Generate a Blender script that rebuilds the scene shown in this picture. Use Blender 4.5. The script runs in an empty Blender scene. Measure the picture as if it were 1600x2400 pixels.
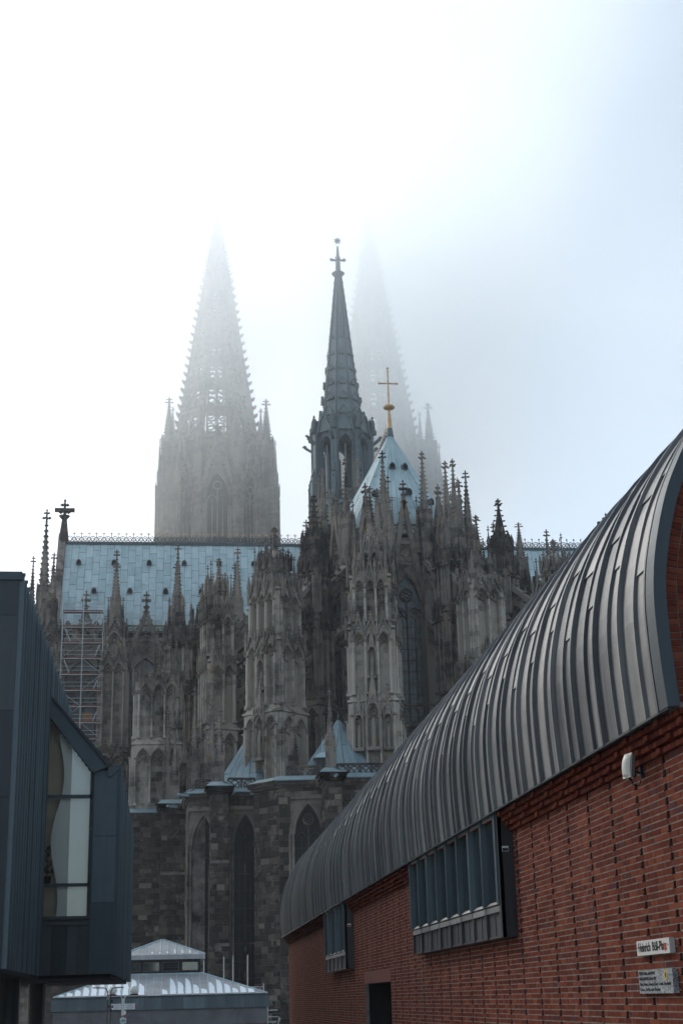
import bpy, math, random
from mathutils import Vector, Matrix
RN = random.Random(11)
scene = bpy.context.scene
COL = scene.collection
PI = math.pi
def rad(a): return math.radians(a)

# ---------------------------------------------------------------- camera, sky, sun, exposure
# world: X right (across the church), Y away along the church axis, Z up; the camera stands at X=0, Y=0
CAM_Z = 1.65
FOCAL_PX, PITCH, ROLL, YAW = 3450.0, rad(18.3), math.atan2(255, 10600), rad(6.7)
cd = bpy.data.cameras.new('camera')
cam = bpy.data.objects.new('camera', cd); COL.objects.link(cam)
cd.sensor_fit = 'VERTICAL'; cd.sensor_height = 36.0; cd.lens = FOCAL_PX / 2400 * 36.0
cd.clip_start = 0.1; cd.clip_end = 6000
_f = Vector((0, math.cos(PITCH), math.sin(PITCH))); _r = Vector((1, 0, 0)); _u = _r.cross(_f)
_R = _r * math.cos(ROLL) - _u * math.sin(ROLL); _U = _r * math.sin(ROLL) + _u * math.cos(ROLL)
_m = Matrix((( _R.x, _U.x, -_f.x), (_R.y, _U.y, -_f.y), (_R.z, _U.z, -_f.z)))
cam.matrix_world = Matrix.Translation((0, 0, CAM_Z)) @ (Matrix.Rotation(-YAW, 3, 'Z') @ _m).to_4x4()
scene.camera = cam

SUN_AZ, SUN_EL = rad(-33.0), rad(33.0)        # azimuth measured from +Y towards +X
world = bpy.data.worlds.new('World'); scene.world = world; world.use_nodes = True
wn = world.node_tree; wn.nodes.clear()
sky = wn.nodes.new('ShaderNodeTexSky'); sky.sky_type = 'NISHITA'; sky.sun_disc = False
sky.sun_elevation = SUN_EL; sky.sun_rotation = SUN_AZ
sky.air_density = 1.0; sky.dust_density = 2.0; sky.ozone_density = 1.2; sky.altitude = 50
bg = wn.nodes.new('ShaderNodeBackground'); bg.inputs['Strength'].default_value = 0.05
veil = wn.nodes.new('ShaderNodeBackground'); veil.inputs['Color'].default_value = (0.77, 0.93, 0.99, 1)   # even light of the fog layer over the whole dome
veil.inputs['Strength'].default_value = 0.16
wo = wn.nodes.new('ShaderNodeOutputWorld')
add = wn.nodes.new('ShaderNodeAddShader')
wn.links.new(sky.outputs['Color'], bg.inputs['Color']); wn.links.new(bg.outputs[0], add.inputs[0]); wn.links.new(veil.outputs[0], add.inputs[1]); wn.links.new(add.outputs[0], wo.inputs['Surface'])

sl = bpy.data.lights.new('sun', 'SUN'); sl.energy = 2.2; sl.angle = rad(14); sl.color = (1.0, 0.95, 0.88)
sun = bpy.data.objects.new('sun', sl); COL.objects.link(sun)
_sd = Vector((math.sin(SUN_AZ) * math.cos(SUN_EL), math.cos(SUN_AZ) * math.cos(SUN_EL), math.sin(SUN_EL)))
sun.rotation_euler = _sd.to_track_quat('Z', 'Y').to_euler()
sun.location = (-40, 60, 120)

vs = scene.view_settings
vs.view_transform = 'Standard'; vs.look = 'None'; vs.gamma = 1.0; vs.use_curve_mapping = False; vs.exposure = 1.18
cy = scene.cycles
cy.use_denoising = True; cy.adaptive_threshold = 0.012; cy.max_bounces = 12; cy.volume_bounces = 6; cy.transparent_max_bounces = 12
cy.diffuse_bounces = 3; cy.glossy_bounces = 3; cy.volume_step_rate = 1.0; cy.volume_max_steps = 256

# ---------------------------------------------------------------- materials
def mk(name, build, rough=0.85, metal=0.0, spec=0.25):
    m = bpy.data.materials.new(name); m.use_nodes = True
    nt = m.node_tree; nt.nodes.clear()
    out = nt.nodes.new('ShaderNodeOutputMaterial'); b = nt.nodes.new('ShaderNodeBsdfPrincipled')
    b.inputs['Roughness'].default_value = rough; b.inputs['Metallic'].default_value = metal
    b.inputs['Specular IOR Level'].default_value = spec
    nt.links.new(b.outputs[0], out.inputs['Surface'])
    build(nt, b); return m
def N(nt, t, **k):
    n = nt.nodes.new(t)
    for a, v in k.items(): setattr(n, a, v)
    return n
def L(nt, a, b): nt.links.new(a, b)
def pos(nt, scale=(1, 1, 1), kind='Position'):
    if kind == 'Position': src = N(nt, 'ShaderNodeNewGeometry').outputs['Position']
    else: src = N(nt, 'ShaderNodeTexCoord').outputs['Object']
    mp = N(nt, 'ShaderNodeMapping'); mp.inputs['Scale'].default_value = scale
    L(nt, src, mp.inputs['Vector']); return mp.outputs['Vector']
def noise(nt, scale, vec, detail=4, rough=0.6):
    n = N(nt, 'ShaderNodeTexNoise'); n.inputs['Scale'].default_value = scale
    n.inputs['Detail'].default_value = detail; n.inputs['Roughness'].default_value = rough
    L(nt, vec, n.inputs['Vector']); return n.outputs['Fac']
def math_(nt, op, a, b=None, c=None, clamp=False):
    n = N(nt, 'ShaderNodeMath', operation=op, use_clamp=clamp)
    for i, v in enumerate((a, b, c)):
        if v is None: continue
        if isinstance(v, (int, float)): n.inputs[i].default_value = v
        else: L(nt, v, n.inputs[i])
    return n.outputs[0]
def ramp(nt, fac, stops):
    r = N(nt, 'ShaderNodeValToRGB'); e = r.color_ramp.elements
    while len(e) < len(stops): e.new(0.5)
    for i, (p, c) in enumerate(stops):
        e[i].position = p; e[i].color = (*c, 1) if len(c) == 3 else c
    L(nt, fac, r.inputs['Fac']); return r.outputs['Color']
def mixc(nt, fac, a, b, mode='MIX'):
    n = N(nt, 'ShaderNodeMix', data_type='RGBA', blend_type=mode)
    for sock, v in ((n.inputs['Factor'], fac), (n.inputs['A'], a), (n.inputs['B'], b)):
        if isinstance(v, (int, float)): sock.default_value = v
        elif isinstance(v, tuple): sock.default_value = (*v, 1)
        else: L(nt, v, sock)
    return n.outputs['Result']
def rnd(nt):       # one random value for each piece, whether it is an object of its own or an island in a joined mesh
    a = N(nt, 'ShaderNodeNewGeometry').outputs['Random Per Island']; b = N(nt, 'ShaderNodeObjectInfo').outputs['Random']
    return math_(nt, 'FRACT', math_(nt, 'ADD', a, b))
def bump(nt, b, h, strength=0.3, dist=0.05):
    n = N(nt, 'ShaderNodeBump'); n.inputs['Strength'].default_value = strength; n.inputs['Distance'].default_value = dist
    L(nt, h, n.inputs['Height']); L(nt, n.outputs[0], b.inputs['Normal'])
M = {}
def _stone(light, soot, lo, hi, warm=(0.36, 0.26, 0.17), joints=True):
    def f(nt, b):
        g = N(nt, 'ShaderNodeNewGeometry').outputs['Position']; sp = N(nt, 'ShaderNodeSeparateXYZ'); L(nt, g, sp.inputs[0])
        cb = N(nt, 'ShaderNodeCombineXYZ'); L(nt, math_(nt, 'ADD', sp.outputs[0], math_(nt, 'MULTIPLY', sp.outputs[1], 0.8)), cb.inputs[0]); L(nt, sp.outputs[2], cb.inputs[1])
        br = N(nt, 'ShaderNodeTexBrick'); L(nt, cb.outputs[0], br.inputs['Vector'])
        br.inputs['Scale'].default_value = 1.0; br.inputs['Brick Width'].default_value = 0.95; br.inputs['Row Height'].default_value = 0.52
        br.inputs['Mortar Size'].default_value = 0.012; br.inputs['Mortar Smooth'].default_value = 0.2; br.inputs['Bias'].default_value = 0.0
        br.inputs['Color1'].default_value = (0, 0, 0, 1); br.inputs['Color2'].default_value = (1, 1, 1, 1); br.inputs['Mortar'].default_value = (0.1, 0.1, 0.1, 1)
        bw = N(nt, 'ShaderNodeRGBToBW'); L(nt, br.outputs['Color'], bw.inputs[0])
        n1 = noise(nt, 0.22, pos(nt, (1, 1, 0.55)), 4, 0.6); n2 = noise(nt, 1.0, pos(nt, (1.3, 1.3, 0.2)), 3, 0.55); n3 = noise(nt, 4.0, pos(nt), 4, 0.7)
        s = math_(nt, 'ADD', math_(nt, 'MULTIPLY', n1, 0.55), math_(nt, 'ADD', math_(nt, 'MULTIPLY', n2, 0.22), math_(nt, 'ADD', math_(nt, 'MULTIPLY', n3, 0.12), math_(nt, 'MULTIPLY', bw.outputs[0], 0.075))))
        k = ramp(nt, s, [(lo, (1, 1, 1)), (hi, (0, 0, 0))])
        lightc = mixc(nt, ramp(nt, noise(nt, 0.9, pos(nt)), [(0.55, (0, 0, 0)), (0.75, (1, 1, 1))]), light, warm)
        L(nt, mixc(nt, k, soot, lightc), b.inputs['Base Color'])
        bump(nt, b, math_(nt, 'ADD', n3, math_(nt, 'MULTIPLY', br.outputs['Fac'], -1.5)), 0.4, 0.05)
    return f
M['stone'] = mk('sooty_stone', _stone((0.27, 0.235, 0.205), (0.03, 0.027, 0.027), 0.445, 0.585), 0.92)
M['stone_carved'] = mk('sooty_carved_stone', _stone((0.24, 0.21, 0.182), (0.032, 0.028, 0.028), 0.43, 0.62), 0.92)
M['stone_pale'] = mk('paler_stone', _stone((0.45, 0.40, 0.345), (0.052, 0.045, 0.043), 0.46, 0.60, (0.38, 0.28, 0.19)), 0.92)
M['stone_dark'] = mk('soot_and_shade_stone', _stone((0.085, 0.074, 0.07), (0.018, 0.017, 0.018), 0.40, 0.64), 0.92)  # soot black; also paints the shade on recessed walls behind the piers
def _block(nt, b):
    r = rnd(nt); n3 = noise(nt, 2.6, pos(nt), 5, 0.7)
    c = ramp(nt, r, [(0.0, (0.024, 0.021, 0.020)), (0.45, (0.052, 0.044, 0.039)), (0.8, (0.092, 0.075, 0.063)), (0.95, (0.15, 0.122, 0.1)), (1.0, (0.24, 0.2, 0.155))])
    e = ramp(nt, noise(nt, 0.55, pos(nt), 5, 0.7), [(0.52, (0, 0, 0)), (0.68, (1, 1, 1))])
    e2 = math_(nt, 'MULTIPLY', e, ramp(nt, n3, [(0.46, (0, 0, 0)), (0.6, (1, 1, 1))]))
    c = mixc(nt, e2, c, (0.26, 0.225, 0.19))
    c = mixc(nt, 0.6, c, ramp(nt, n3, [(0.3, (0.6, 0.6, 0.6)), (0.7, (1.2, 1.2, 1.2))]), 'MULTIPLY')
    L(nt, c, b.inputs['Base Color']); bump(nt, b, n3, 0.5, 0.06)
M['block'] = mk('ashlar_block', _block, 0.95)
def _mortar(nt, b):
    n = noise(nt, 0.7, pos(nt), 5, 0.7)
    L(nt, ramp(nt, n, [(0.36, (0.035, 0.031, 0.03)), (0.66, (0.26, 0.225, 0.195))]), b.inputs['Base Color'])
M['mortar_pale'] = mk('weathered_lime_mortar', _mortar, 0.95)
def _lead(c0, c1, c2):
    def f(nt, b):
        r = rnd(nt); n2 = noise(nt, 1.0, pos(nt, (1.3, 1.3, 0.12)), 4, 0.65); n1 = noise(nt, 0.2, pos(nt), 4)
        c = ramp(nt, math_(nt, 'ADD', math_(nt, 'MULTIPLY', n2, 0.6), math_(nt, 'ADD', math_(nt, 'MULTIPLY', r, 0.22), math_(nt, 'MULTIPLY', n1, 0.25))), [(0.32, c0), (0.55, c1), (0.75, c2)])
        L(nt, c, b.inputs['Base Color']); bump(nt, b, n2, 0.15, 0.05)
    return f
M['lead'] = mk('patinated_lead_sheet', _lead((0.27, 0.37, 0.40), (0.40, 0.51, 0.54), (0.52, 0.62, 0.64)), 0.6, 0.0, 0.5)
M['lead_mid'] = mk('grey_lead_sheet', _lead((0.13, 0.185, 0.205), (0.20, 0.27, 0.295), (0.30, 0.37, 0.39)), 0.6, 0.0, 0.4)
M['lead_dark'] = mk('dark_lead', _lead((0.05, 0.065, 0.075), (0.09, 0.115, 0.13), (0.15, 0.19, 0.21)), 0.6, 0.1, 0.5)
def _flat(c, v=0.25, sc=4.0):
    def f(nt, b):
        n = noise(nt, sc, pos(nt), 4)
        lo = tuple(x * (1 - v) for x in c); hi = tuple(min(1, x * (1 + v)) for x in c)
        L(nt, ramp(nt, n, [(0.3, lo), (0.7, hi)]), b.inputs['Base Color'])
    return f
M['gold'] = mk('gilding', _flat((0.62, 0.42, 0.25), 0.3, 2), 0.55, 0.4)
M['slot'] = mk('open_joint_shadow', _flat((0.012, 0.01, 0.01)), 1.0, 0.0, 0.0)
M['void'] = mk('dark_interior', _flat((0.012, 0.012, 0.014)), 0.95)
def _leaded(nt, b):
    r = noise(nt, 1.4, pos(nt), 3)
    L(nt, ramp(nt, r, [(0.35, (0.03, 0.044, 0.05)), (0.65, (0.075, 0.105, 0.118))]), b.inputs['Base Color']); bump(nt, b, noise(nt, 2.5, pos(nt), 2), 0.25, 0.1)
M['chapel_glass'] = mk('grimy_chapel_glass', _flat((0.016, 0.018, 0.02), 0.3, 1.5), 0.5, 0.0, 0.3)
M['church_glass'] = mk('leaded_church_glass', _leaded, 0.28, 0.0, 0.6)
def _zinc(c0, c1, c2, streak=(5, 5, 0.35)):
    def f(nt, b):
        r = rnd(nt); n2 = noise(nt, 1.0, pos(nt, streak), 5, 0.7); n1 = noise(nt, 0.9, pos(nt), 4)
        s = math_(nt, 'ADD', math_(nt, 'MULTIPLY', n2, 0.5), math_(nt, 'ADD', math_(nt, 'MULTIPLY', r, 0.25), math_(nt, 'MULTIPLY', n1, 0.28)))
        L(nt, ramp(nt, s, [(0.34, c0), (0.52, c1), (0.72, c2)]), b.inputs['Base Color'])
        L(nt, ramp(nt, math_(nt, 'ADD', math_(nt, 'MULTIPLY', n2, 0.6), math_(nt, 'MULTIPLY', n1, 0.4)), [(0.35, (0.34,) * 3), (0.65, (0.62,) * 3)]), b.inputs['Roughness'])
        bump(nt, b, math_(nt, 'ADD', n1, math_(nt, 'MULTIPLY', n2, 0.3)), 0.22, 0.05)
    return f
M['zinc'] = mk('weathered_zinc', _zinc((0.10, 0.105, 0.112), (0.17, 0.172, 0.176), (0.28, 0.275, 0.268), (7, 7, 0.3)), 0.5, 0.5)
M['zinc_trim'] = mk('dark_zinc_trim', _zinc((0.03, 0.037, 0.045), (0.044, 0.054, 0.064), (0.065, 0.078, 0.09)), 0.5, 0.3)
M['zinc_bay'] = mk('brown_grey_zinc', _zinc((0.05, 0.05, 0.056), (0.075, 0.073, 0.078), (0.11, 0.105, 0.105)), 0.5, 0.4)
M['zinc_sill'] = mk('pale_zinc_sill', _zinc((0.14, 0.14, 0.14), (0.24, 0.235, 0.225), (0.36, 0.35, 0.33)), 0.6, 0.3)
M['zinc_blue'] = mk('blue_grey_zinc', _zinc((0.05, 0.07, 0.082), (0.08, 0.104, 0.12), (0.125, 0.155, 0.172), (1.6, 1.6, 0.2)), 0.5, 0.45)
M['zinc_blue_dark'] = mk('dark_blue_zinc', _zinc((0.034, 0.04, 0.046), (0.054, 0.061, 0.068), (0.085, 0.094, 0.102), (1.6, 1.6, 0.2)), 0.55, 0.35)
def _brick(nt, b):
    r = rnd(nt); n = noise(nt, 14, pos(nt), 4); n1 = noise(nt, 0.5, pos(nt), 3)
    c = ramp(nt, r, [(0.0, (0.100, 0.028, 0.021)), (0.35, (0.135, 0.036, 0.024)), (0.75, (0.165, 0.045, 0.028)), (0.955, (0.205, 0.062, 0.036)), (0.98, (0.10, 0.04, 0.038)), (1.0, (0.09, 0.038, 0.038))])
    c = mixc(nt, 0.7, c, ramp(nt, n, [(0.3, (0.7, 0.7, 0.7)), (0.7, (1.2, 1.2, 1.2))]), 'MULTIPLY')
    c = mixc(nt, 0.6, c, ramp(nt, n1, [(0.3, (0.75, 0.75, 0.78)), (0.7, (1.1, 1.1, 1.1))]), 'MULTIPLY')
    sal = math_(nt, 'MULTIPLY', ramp(nt, noise(nt, 0.8, pos(nt, (1, 1, 0.5)), 5, 0.7), [(0.54, (0, 0, 0)), (0.74, (0.5,) * 3)]), ramp(nt, n, [(0.42, (0, 0, 0)), (0.7, (1, 1, 1))]))
    c = mixc(nt, sal, c, (0.27, 0.19, 0.155))
    L(nt, c, b.inputs['Base Color']); bump(nt, b, n, 0.25, 0.006)
M['brick'] = mk('red_clinker_brick', _brick, 0.85, 0.0, 0.02)
M['joint'] = mk('grey_joint_mortar', _flat((0.205, 0.175, 0.145), 0.3, 6), 0.95, 0.0, 0.05)
def _glass(tint, rough, mixf):
    def f(nt, b):
        out = [n for n in nt.nodes if n.type == 'OUTPUT_MATERIAL'][0]
        t = N(nt, 'ShaderNodeBsdfTransparent'); t.inputs['Color'].default_value = (*tint, 1)
        g = N(nt, 'ShaderNodeBsdfGlossy'); g.inputs['Roughness'].default_value = rough; g.inputs['Color'].default_value = (0.96, 1.0, 0.99, 1)
        fr = N(nt, 'ShaderNodeFresnel'); fr.inputs['IOR'].default_value = 1.5
        mx = N(nt, 'ShaderNodeMixShader'); L(nt, math_(nt, 'ADD', fr.outputs[0], mixf, clamp=True), mx.inputs[0]); L(nt, t.outputs[0], mx.inputs[1]); L(nt, g.outputs[0], mx.inputs[2])
        L(nt, mx.outputs[0], out.inputs['Surface']); nt.nodes.remove(b)
    return f
M['glass'] = mk('window_glass', _glass((0.97, 0.97, 0.96), 0.02, 0.03))
M['glass_dark'] = mk('dusty_window_glass', _glass((0.72, 0.8, 0.78), 0.06, 0.16))
M['curtain'] = mk('white_roller_curtain', _flat((0.90, 0.91, 0.87), 0.03, 1.0), 0.9)
M['room'] = mk('brown_room_wall', _flat((0.55, 0.46, 0.36), 0.12, 1.2), 0.9)
M['blind'] = mk('grey_green_blind', _flat((0.20, 0.225, 0.22), 0.15, 3), 0.85)
M['zinc_rib'] = mk('pale_zinc_rib', _zinc((0.09, 0.115, 0.13), (0.13, 0.16, 0.18), (0.19, 0.225, 0.245), (1.6, 1.6, 0.2)), 0.5, 0.45)
M['cream'] = mk('cream_plastic', _flat((0.62, 0.59, 0.52), 0.04), 0.45)
M['grey_plastic'] = mk('grey_plastic', _flat((0.22, 0.22, 0.22), 0.1), 0.5)
M['black'] = mk('black_paint', _flat((0.015, 0.015, 0.017), 0.2), 0.5)
M['sign_face'] = mk('weathered_sign_face', _flat((0.52, 0.50, 0.46), 0.08, 12), 0.6)
def _granite(nt, b):
    n = noise(nt, 60, pos(nt), 3, 0.7); n2 = noise(nt, 9, pos(nt), 3)
    L(nt, ramp(nt, math_(nt, 'ADD', math_(nt, 'MULTIPLY', n, 0.75), math_(nt, 'MULTIPLY', n2, 0.25)), [(0.38, (0.06, 0.065, 0.07)), (0.5, (0.22, 0.23, 0.24)), (0.62, (0.46, 0.46, 0.45))]), b.inputs['Base Color'])
M['granite'] = mk('speckled_granite', _granite, 0.5)
M['red'] = mk('red_sticker', _flat((0.45, 0.04, 0.035), 0.2, 30), 0.6)
M['yellow'] = mk('yellow_sticker', _flat((0.62, 0.40, 0.02), 0.1, 30), 0.6)
M['white'] = mk('white_paint', _flat((0.75, 0.76, 0.77), 0.05), 0.6)
M['navy'] = mk('navy_print', _flat((0.03, 0.035, 0.08), 0.2, 40), 0.6)
M['steel'] = mk('galvanised_tube', _flat((0.42, 0.45, 0.46), 0.2, 3), 0.4, 0.5)
M['deck_red'] = mk('red_brown_deck', _flat((0.17, 0.075, 0.06), 0.3, 2), 0.8)
M['timber'] = mk('weathered_timber', _flat((0.30, 0.17, 0.075), 0.3, 2), 0.8)
M['pole_dark'] = mk('dark_pole_paint', _flat((0.03, 0.033, 0.036), 0.2), 0.5)
M['globe'] = mk('opal_globe', _flat((0.70, 0.70, 0.66), 0.03), 0.3)
M['pav_wall'] = mk('grey_sandstone_slab', _flat((0.15, 0.145, 0.15), 0.22, 0.9), 0.85)
M['pav_red'] = mk('red_stone_band', _flat((0.17, 0.055, 0.04), 0.2, 2), 0.85)
M['snow'] = mk('frozen_snow', _flat((0.80, 0.83, 0.86), 0.06, 3), 0.7)
M['paving'] = mk('granite_paving', _flat((0.16, 0.155, 0.15), 0.25, 0.6), 0.85)
M['leaf'] = mk('house_plant_leaf', _flat((0.03, 0.05, 0.03), 0.3, 6), 0.6)
M['lead_spire'] = mk('hazy_spire_lead', _lead((0.075, 0.1, 0.112), (0.125, 0.16, 0.175), (0.2, 0.245, 0.262)), 0.6, 0.05, 0.4)
M['person_grey'] = mk('statue_lead', _flat((0.10, 0.125, 0.135), 0.25, 2), 0.7)

# ---------------------------------------------------------------- mesh builder
class MB:
    def __init__(s): s.v = []; s.f = []; s.T = (1, 0, 0, 0, 0)
    def at(s, x=0, y=0, z=0, rot=0): s.T = (math.cos(rot), math.sin(rot), x, y, z); return s
    def add(s, vs_, fs):
        n = len(s.v); c, q, tx, ty, tz = s.T
        s.v.extend((c * x - q * y + tx, q * x + c * y + ty, z + tz) for x, y, z in vs_)
        s.f.extend(tuple(i + n for i in f) for f in fs)
    def box(s, x0, x1, y0, y1, z0, z1):
        s.add([(x0, y0, z0), (x1, y0, z0), (x1, y1, z0), (x0, y1, z0), (x0, y0, z1), (x1, y0, z1), (x1, y1, z1), (x0, y1, z1)],
              [(0, 3, 2, 1), (4, 5, 6, 7), (0, 1, 5, 4), (1, 2, 6, 5), (2, 3, 7, 6), (3, 0, 4, 7)])
    def frus(s, cx, cy, z0, z1, w0, d0, w1, d1):
        a = [(cx - w0 / 2, cy - d0 / 2, z0), (cx + w0 / 2, cy - d0 / 2, z0), (cx + w0 / 2, cy + d0 / 2, z0), (cx - w0 / 2, cy + d0 / 2, z0)]
        b = [(cx - w1 / 2, cy - d1 / 2, z1), (cx + w1 / 2, cy - d1 / 2, z1), (cx + w1 / 2, cy + d1 / 2, z1), (cx - w1 / 2, cy + d1 / 2, z1)]
        s.add(a + b, [(0, 3, 2, 1), (4, 5, 6, 7), (0, 1, 5, 4), (1, 2, 6, 5), (2, 3, 7, 6), (3, 0, 4, 7)])
    def ngon(s, cx, cy, z0, z1, r0, r1, n=8, ph=0.0):
        a = [(cx + r0 * math.cos(ph + 2 * PI * i / n), cy + r0 * math.sin(ph + 2 * PI * i / n), z0) for i in range(n)]
        b = [(cx + r1 * math.cos(ph + 2 * PI * i / n), cy + r1 * math.sin(ph + 2 * PI * i / n), z1) for i in range(n)]
        s.add(a + b, [tuple(range(n - 1, -1, -1)), tuple(range(n, 2 * n))] + [(i, (i + 1) % n, n + (i + 1) % n, n + i) for i in range(n)])
    def octa(s, x, y, z, rx, ry, rz):
        s.add([(x + rx, y, z), (x, y + ry, z), (x - rx, y, z), (x, y - ry, z), (x, y, z + rz), (x, y, z - rz)],
              [(0, 1, 4), (1, 2, 4), (2, 3, 4), (3, 0, 4), (1, 0, 5), (2, 1, 5), (3, 2, 5), (0, 3, 5)])
    def poly(s, pts, y0, y1):      # polygon in the xz plane, extruded along y
        n = len(pts)
        s.add([(x, y0, z) for x, z in pts] + [(x, y1, z) for x, z in pts],
              [tuple(range(n)), tuple(range(2 * n - 1, n - 1, -1))] + [(i, n + i, n + (i + 1) % n, (i + 1) % n) for i in range(n)])
    def bar(s, x0, z0, x1, z1, t, y0, y1):
        dx, dz = x1 - x0, z1 - z0; l = math.hypot(dx, dz) or 1; nx, nz = -dz / l * t / 2, dx / l * t / 2
        s.poly([(x0 - nx, z0 - nz), (x1 - nx, z1 - nz), (x1 + nx, z1 + nz), (x0 + nx, z0 + nz)], y0, y1)
    def tube(s, p, q, r, n=6):
        p, q = Vector(p), Vector(q); d = (q - p).normalized(); u = d.orthogonal().normalized(); w = d.cross(u)
        a = []
        for c_ in (p, q):
            for i in range(n):
                t = 2 * PI * i / n; e = c_ + u * (r * math.cos(t)) + w * (r * math.sin(t)); a.append((e.x, e.y, e.z))
        s.add(a, [tuple(range(n - 1, -1, -1)), tuple(range(n, 2 * n))] + [(i, (i + 1) % n, n + (i + 1) % n, n + i) for i in range(n)])
    def path(s, pts, r, n=6):
        for a, b in zip(pts, pts[1:]): s.tube(a, b, r, n)
    def ring(s, cx, cz, r, t, y0, y1, n=12, a0=0.0, a1=2 * PI):
        full = abs(a1 - a0 - 2 * PI) < 1e-6; k = n if full else n + 1
        vv = []
        for i in range(k):
            a = a0 + (a1 - a0) * i / n; c, q = math.cos(a), math.sin(a)
            vv += [(cx + (r - t / 2) * c, y0, cz + (r - t / 2) * q), (cx + (r + t / 2) * c, y0, cz + (r + t / 2) * q), (cx + (r - t / 2) * c, y1, cz + (r - t / 2) * q), (cx + (r + t / 2) * c, y1, cz + (r + t / 2) * q)]
        ff = []
        for i in range(n):
            a, b = 4 * i, 4 * ((i + 1) % k)
            ff += [(a, a + 1, b + 1, b), (a + 2, b + 2, b + 3, a + 3), (a, b, b + 2, a + 2), (a + 1, a + 3, b + 3, b + 1)]
        s.add(vv, ff)
    def apts(s, xc, zs, hw, h, n=6):   # a pointed arch outline, left spring to right spring
        Rr = (hw * hw + h * h) / (2 * hw); th = math.asin(min(1, h / Rr)) if Rr >= hw else PI / 2
        if h > Rr: th = PI - th
        r = [(xc + hw - Rr + Rr * math.cos(th * i / n), zs + Rr * math.sin(th * i / n)) for i in range(n + 1)]
        l = [(2 * xc - x, z) for x, z in r]
        return l[:-1] + [(xc, zs + h)] + r[::-1][1:]
    def arch(s, xc, zs, hw, h, t, y0, y1, n=5):
        a = s.apts(xc, zs, hw, h, n); b = s.apts(xc, zs, hw + t, h + t * 1.3, n)
        for i in range(len(a) - 1): s.poly([a[i], a[i + 1], b[i + 1], b[i]], y0, y1)
    def spandrel(s, xc, zs, hw, h, wl, wr, zt, y0, y1, n=5):
        a = s.apts(xc, zs, hw, h, n); m = len(a) // 2
        for i in range(len(a) - 1):
            if i < m: s.poly([a[i], a[i + 1], (a[i + 1][0] if i + 1 < m else xc, zt), (wl if i == 0 else a[i][0], zt)] if i else [(wl, zs), a[0], a[1], (a[1][0], zt), (wl, zt)], y0, y1)
            else: s.poly([a[i], a[i + 1], (a[i + 1][0], zt), (a[i][0], zt)] if i < len(a) - 2 else [a[i], a[i + 1], (wr, zs), (wr, zt), (a[i][0], zt)], y0, y1)
    def crock(s, x0, z0, x1, z1, n, r, y):    # crockets along a slope
        for i in range(n):
            t = (i + 0.6) / n; s.octa(x0 + (x1 - x0) * t, y, z0 + (z1 - z0) * t, r, r * 0.8, r * 1.1)
    def mesh(s, name):
        me = bpy.data.meshes.new(name); me.from_pydata(s.v, [], s.f); me.update(); return me
    def build(s, name, mat, parent=None, **k): return put(s.mesh(name), name, mat, parent, **k)
WL = {}
def put(me, name, mat, parent=None, loc=(0, 0, 0), rz=0.0, sc=None, smooth=False):
    if me is not None and mat is not None and not me.materials: me.materials.append(M[mat] if isinstance(mat, str) else mat)
    o = bpy.data.objects.new(name, me); COL.objects.link(o)
    o.location = loc; o.rotation_euler = (0, 0, rz)
    if sc: o.scale = sc
    if smooth:
        for p in me.polygons: p.use_smooth = True
    if parent is not None:
        o.parent = parent; o.matrix_parent_inverse = WL.get(parent.name, Matrix.Identity(4)).inverted()
    if me is None or rz or tuple(loc) != (0, 0, 0) or sc:
        WL[o.name] = Matrix.LocRotScale(Vector(loc), Matrix.Rotation(rz, 3, 'Z').to_quaternion(), Vector(sc) if sc else Vector((1, 1, 1)))
    return o
def thing(name, label, cat, loc=(0, 0, 0), group=None):
    return tag(put(None, name, None, None, loc=loc), label, cat, group)
def tag(o, label, cat, group=None):
    o['label'] = label; o['category'] = cat
    if group: o['group'] = group
    return o
def kind(o, k): o['kind'] = k; return o

# ---------------------------------------------------------------- ground, out to the horizon
gm = MB()
gy = [(-1500, 0.0), (-60, 0.0), (5, 0.0), (20, -0.1), (45, -0.55), (80, -1.5), (130, -1.5), (400, -1.5), (1500, -3)]
gx = [-1500, -200, -30, 0, 30, 200, 1500]
vv = [(x, y, z) for y, z in gy for x in gx]; nx = len(gx)
gm.add(vv, [(j * nx + i, j * nx + i + 1, (j + 1) * nx + i + 1, (j + 1) * nx + i) for j in range(len(gy) - 1) for i in range(nx - 1)])
kind(gm.build('ground', 'paving'), 'structure')
# ---------------------------------------------------------------- brick museum hall with the ribbed barrel roof (right)
XW, XE, YV, YF = 4.5, 4.3, 12.16, 59.3
hall = thing('museum_hall', 'long red brick museum hall with ribbed curved zinc roof and projecting window bays', 'building', (XW, YV, 0))
PROF = [(4.20, 3.97), (4.18, 4.26), (4.165, 4.6), (4.165, 4.95), (4.20, 5.28), (4.27, 5.6), (4.37, 5.93), (4.49, 6.2), (4.63, 6.46), (4.84, 6.77), (5.12, 7.1), (5.6, 7.53), (6.3, 7.98), (7.2, 8.28), (8.2, 8.4)]
def prof(t):            # t 0..1 along the roof curve
    n = len(PROF) - 1; s_ = min(max(t, 0), 0.99999) * n; i = int(s_); k = s_ - i
    p = [PROF[max(0, min(n, i + d))] for d in (-1, 0, 1, 2)]
    return tuple(0.5 * ((2 * p[1][a]) + (-p[0][a] + p[2][a]) * k + (2 * p[0][a] - 5 * p[1][a] + 4 * p[2][a] - p[3][a]) * k * k + (-p[0][a] + 3 * p[1][a] - 3 * p[2][a] + p[3][a]) * k ** 3) for a in (0, 1))
def pnorm(t):
    a, b = prof(t - 0.01), prof(t + 0.01); dx, dz = b[0] - a[0], b[1] - a[1]; l = math.hypot(dx, dz); return (-dz / l, dx / l)
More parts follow.
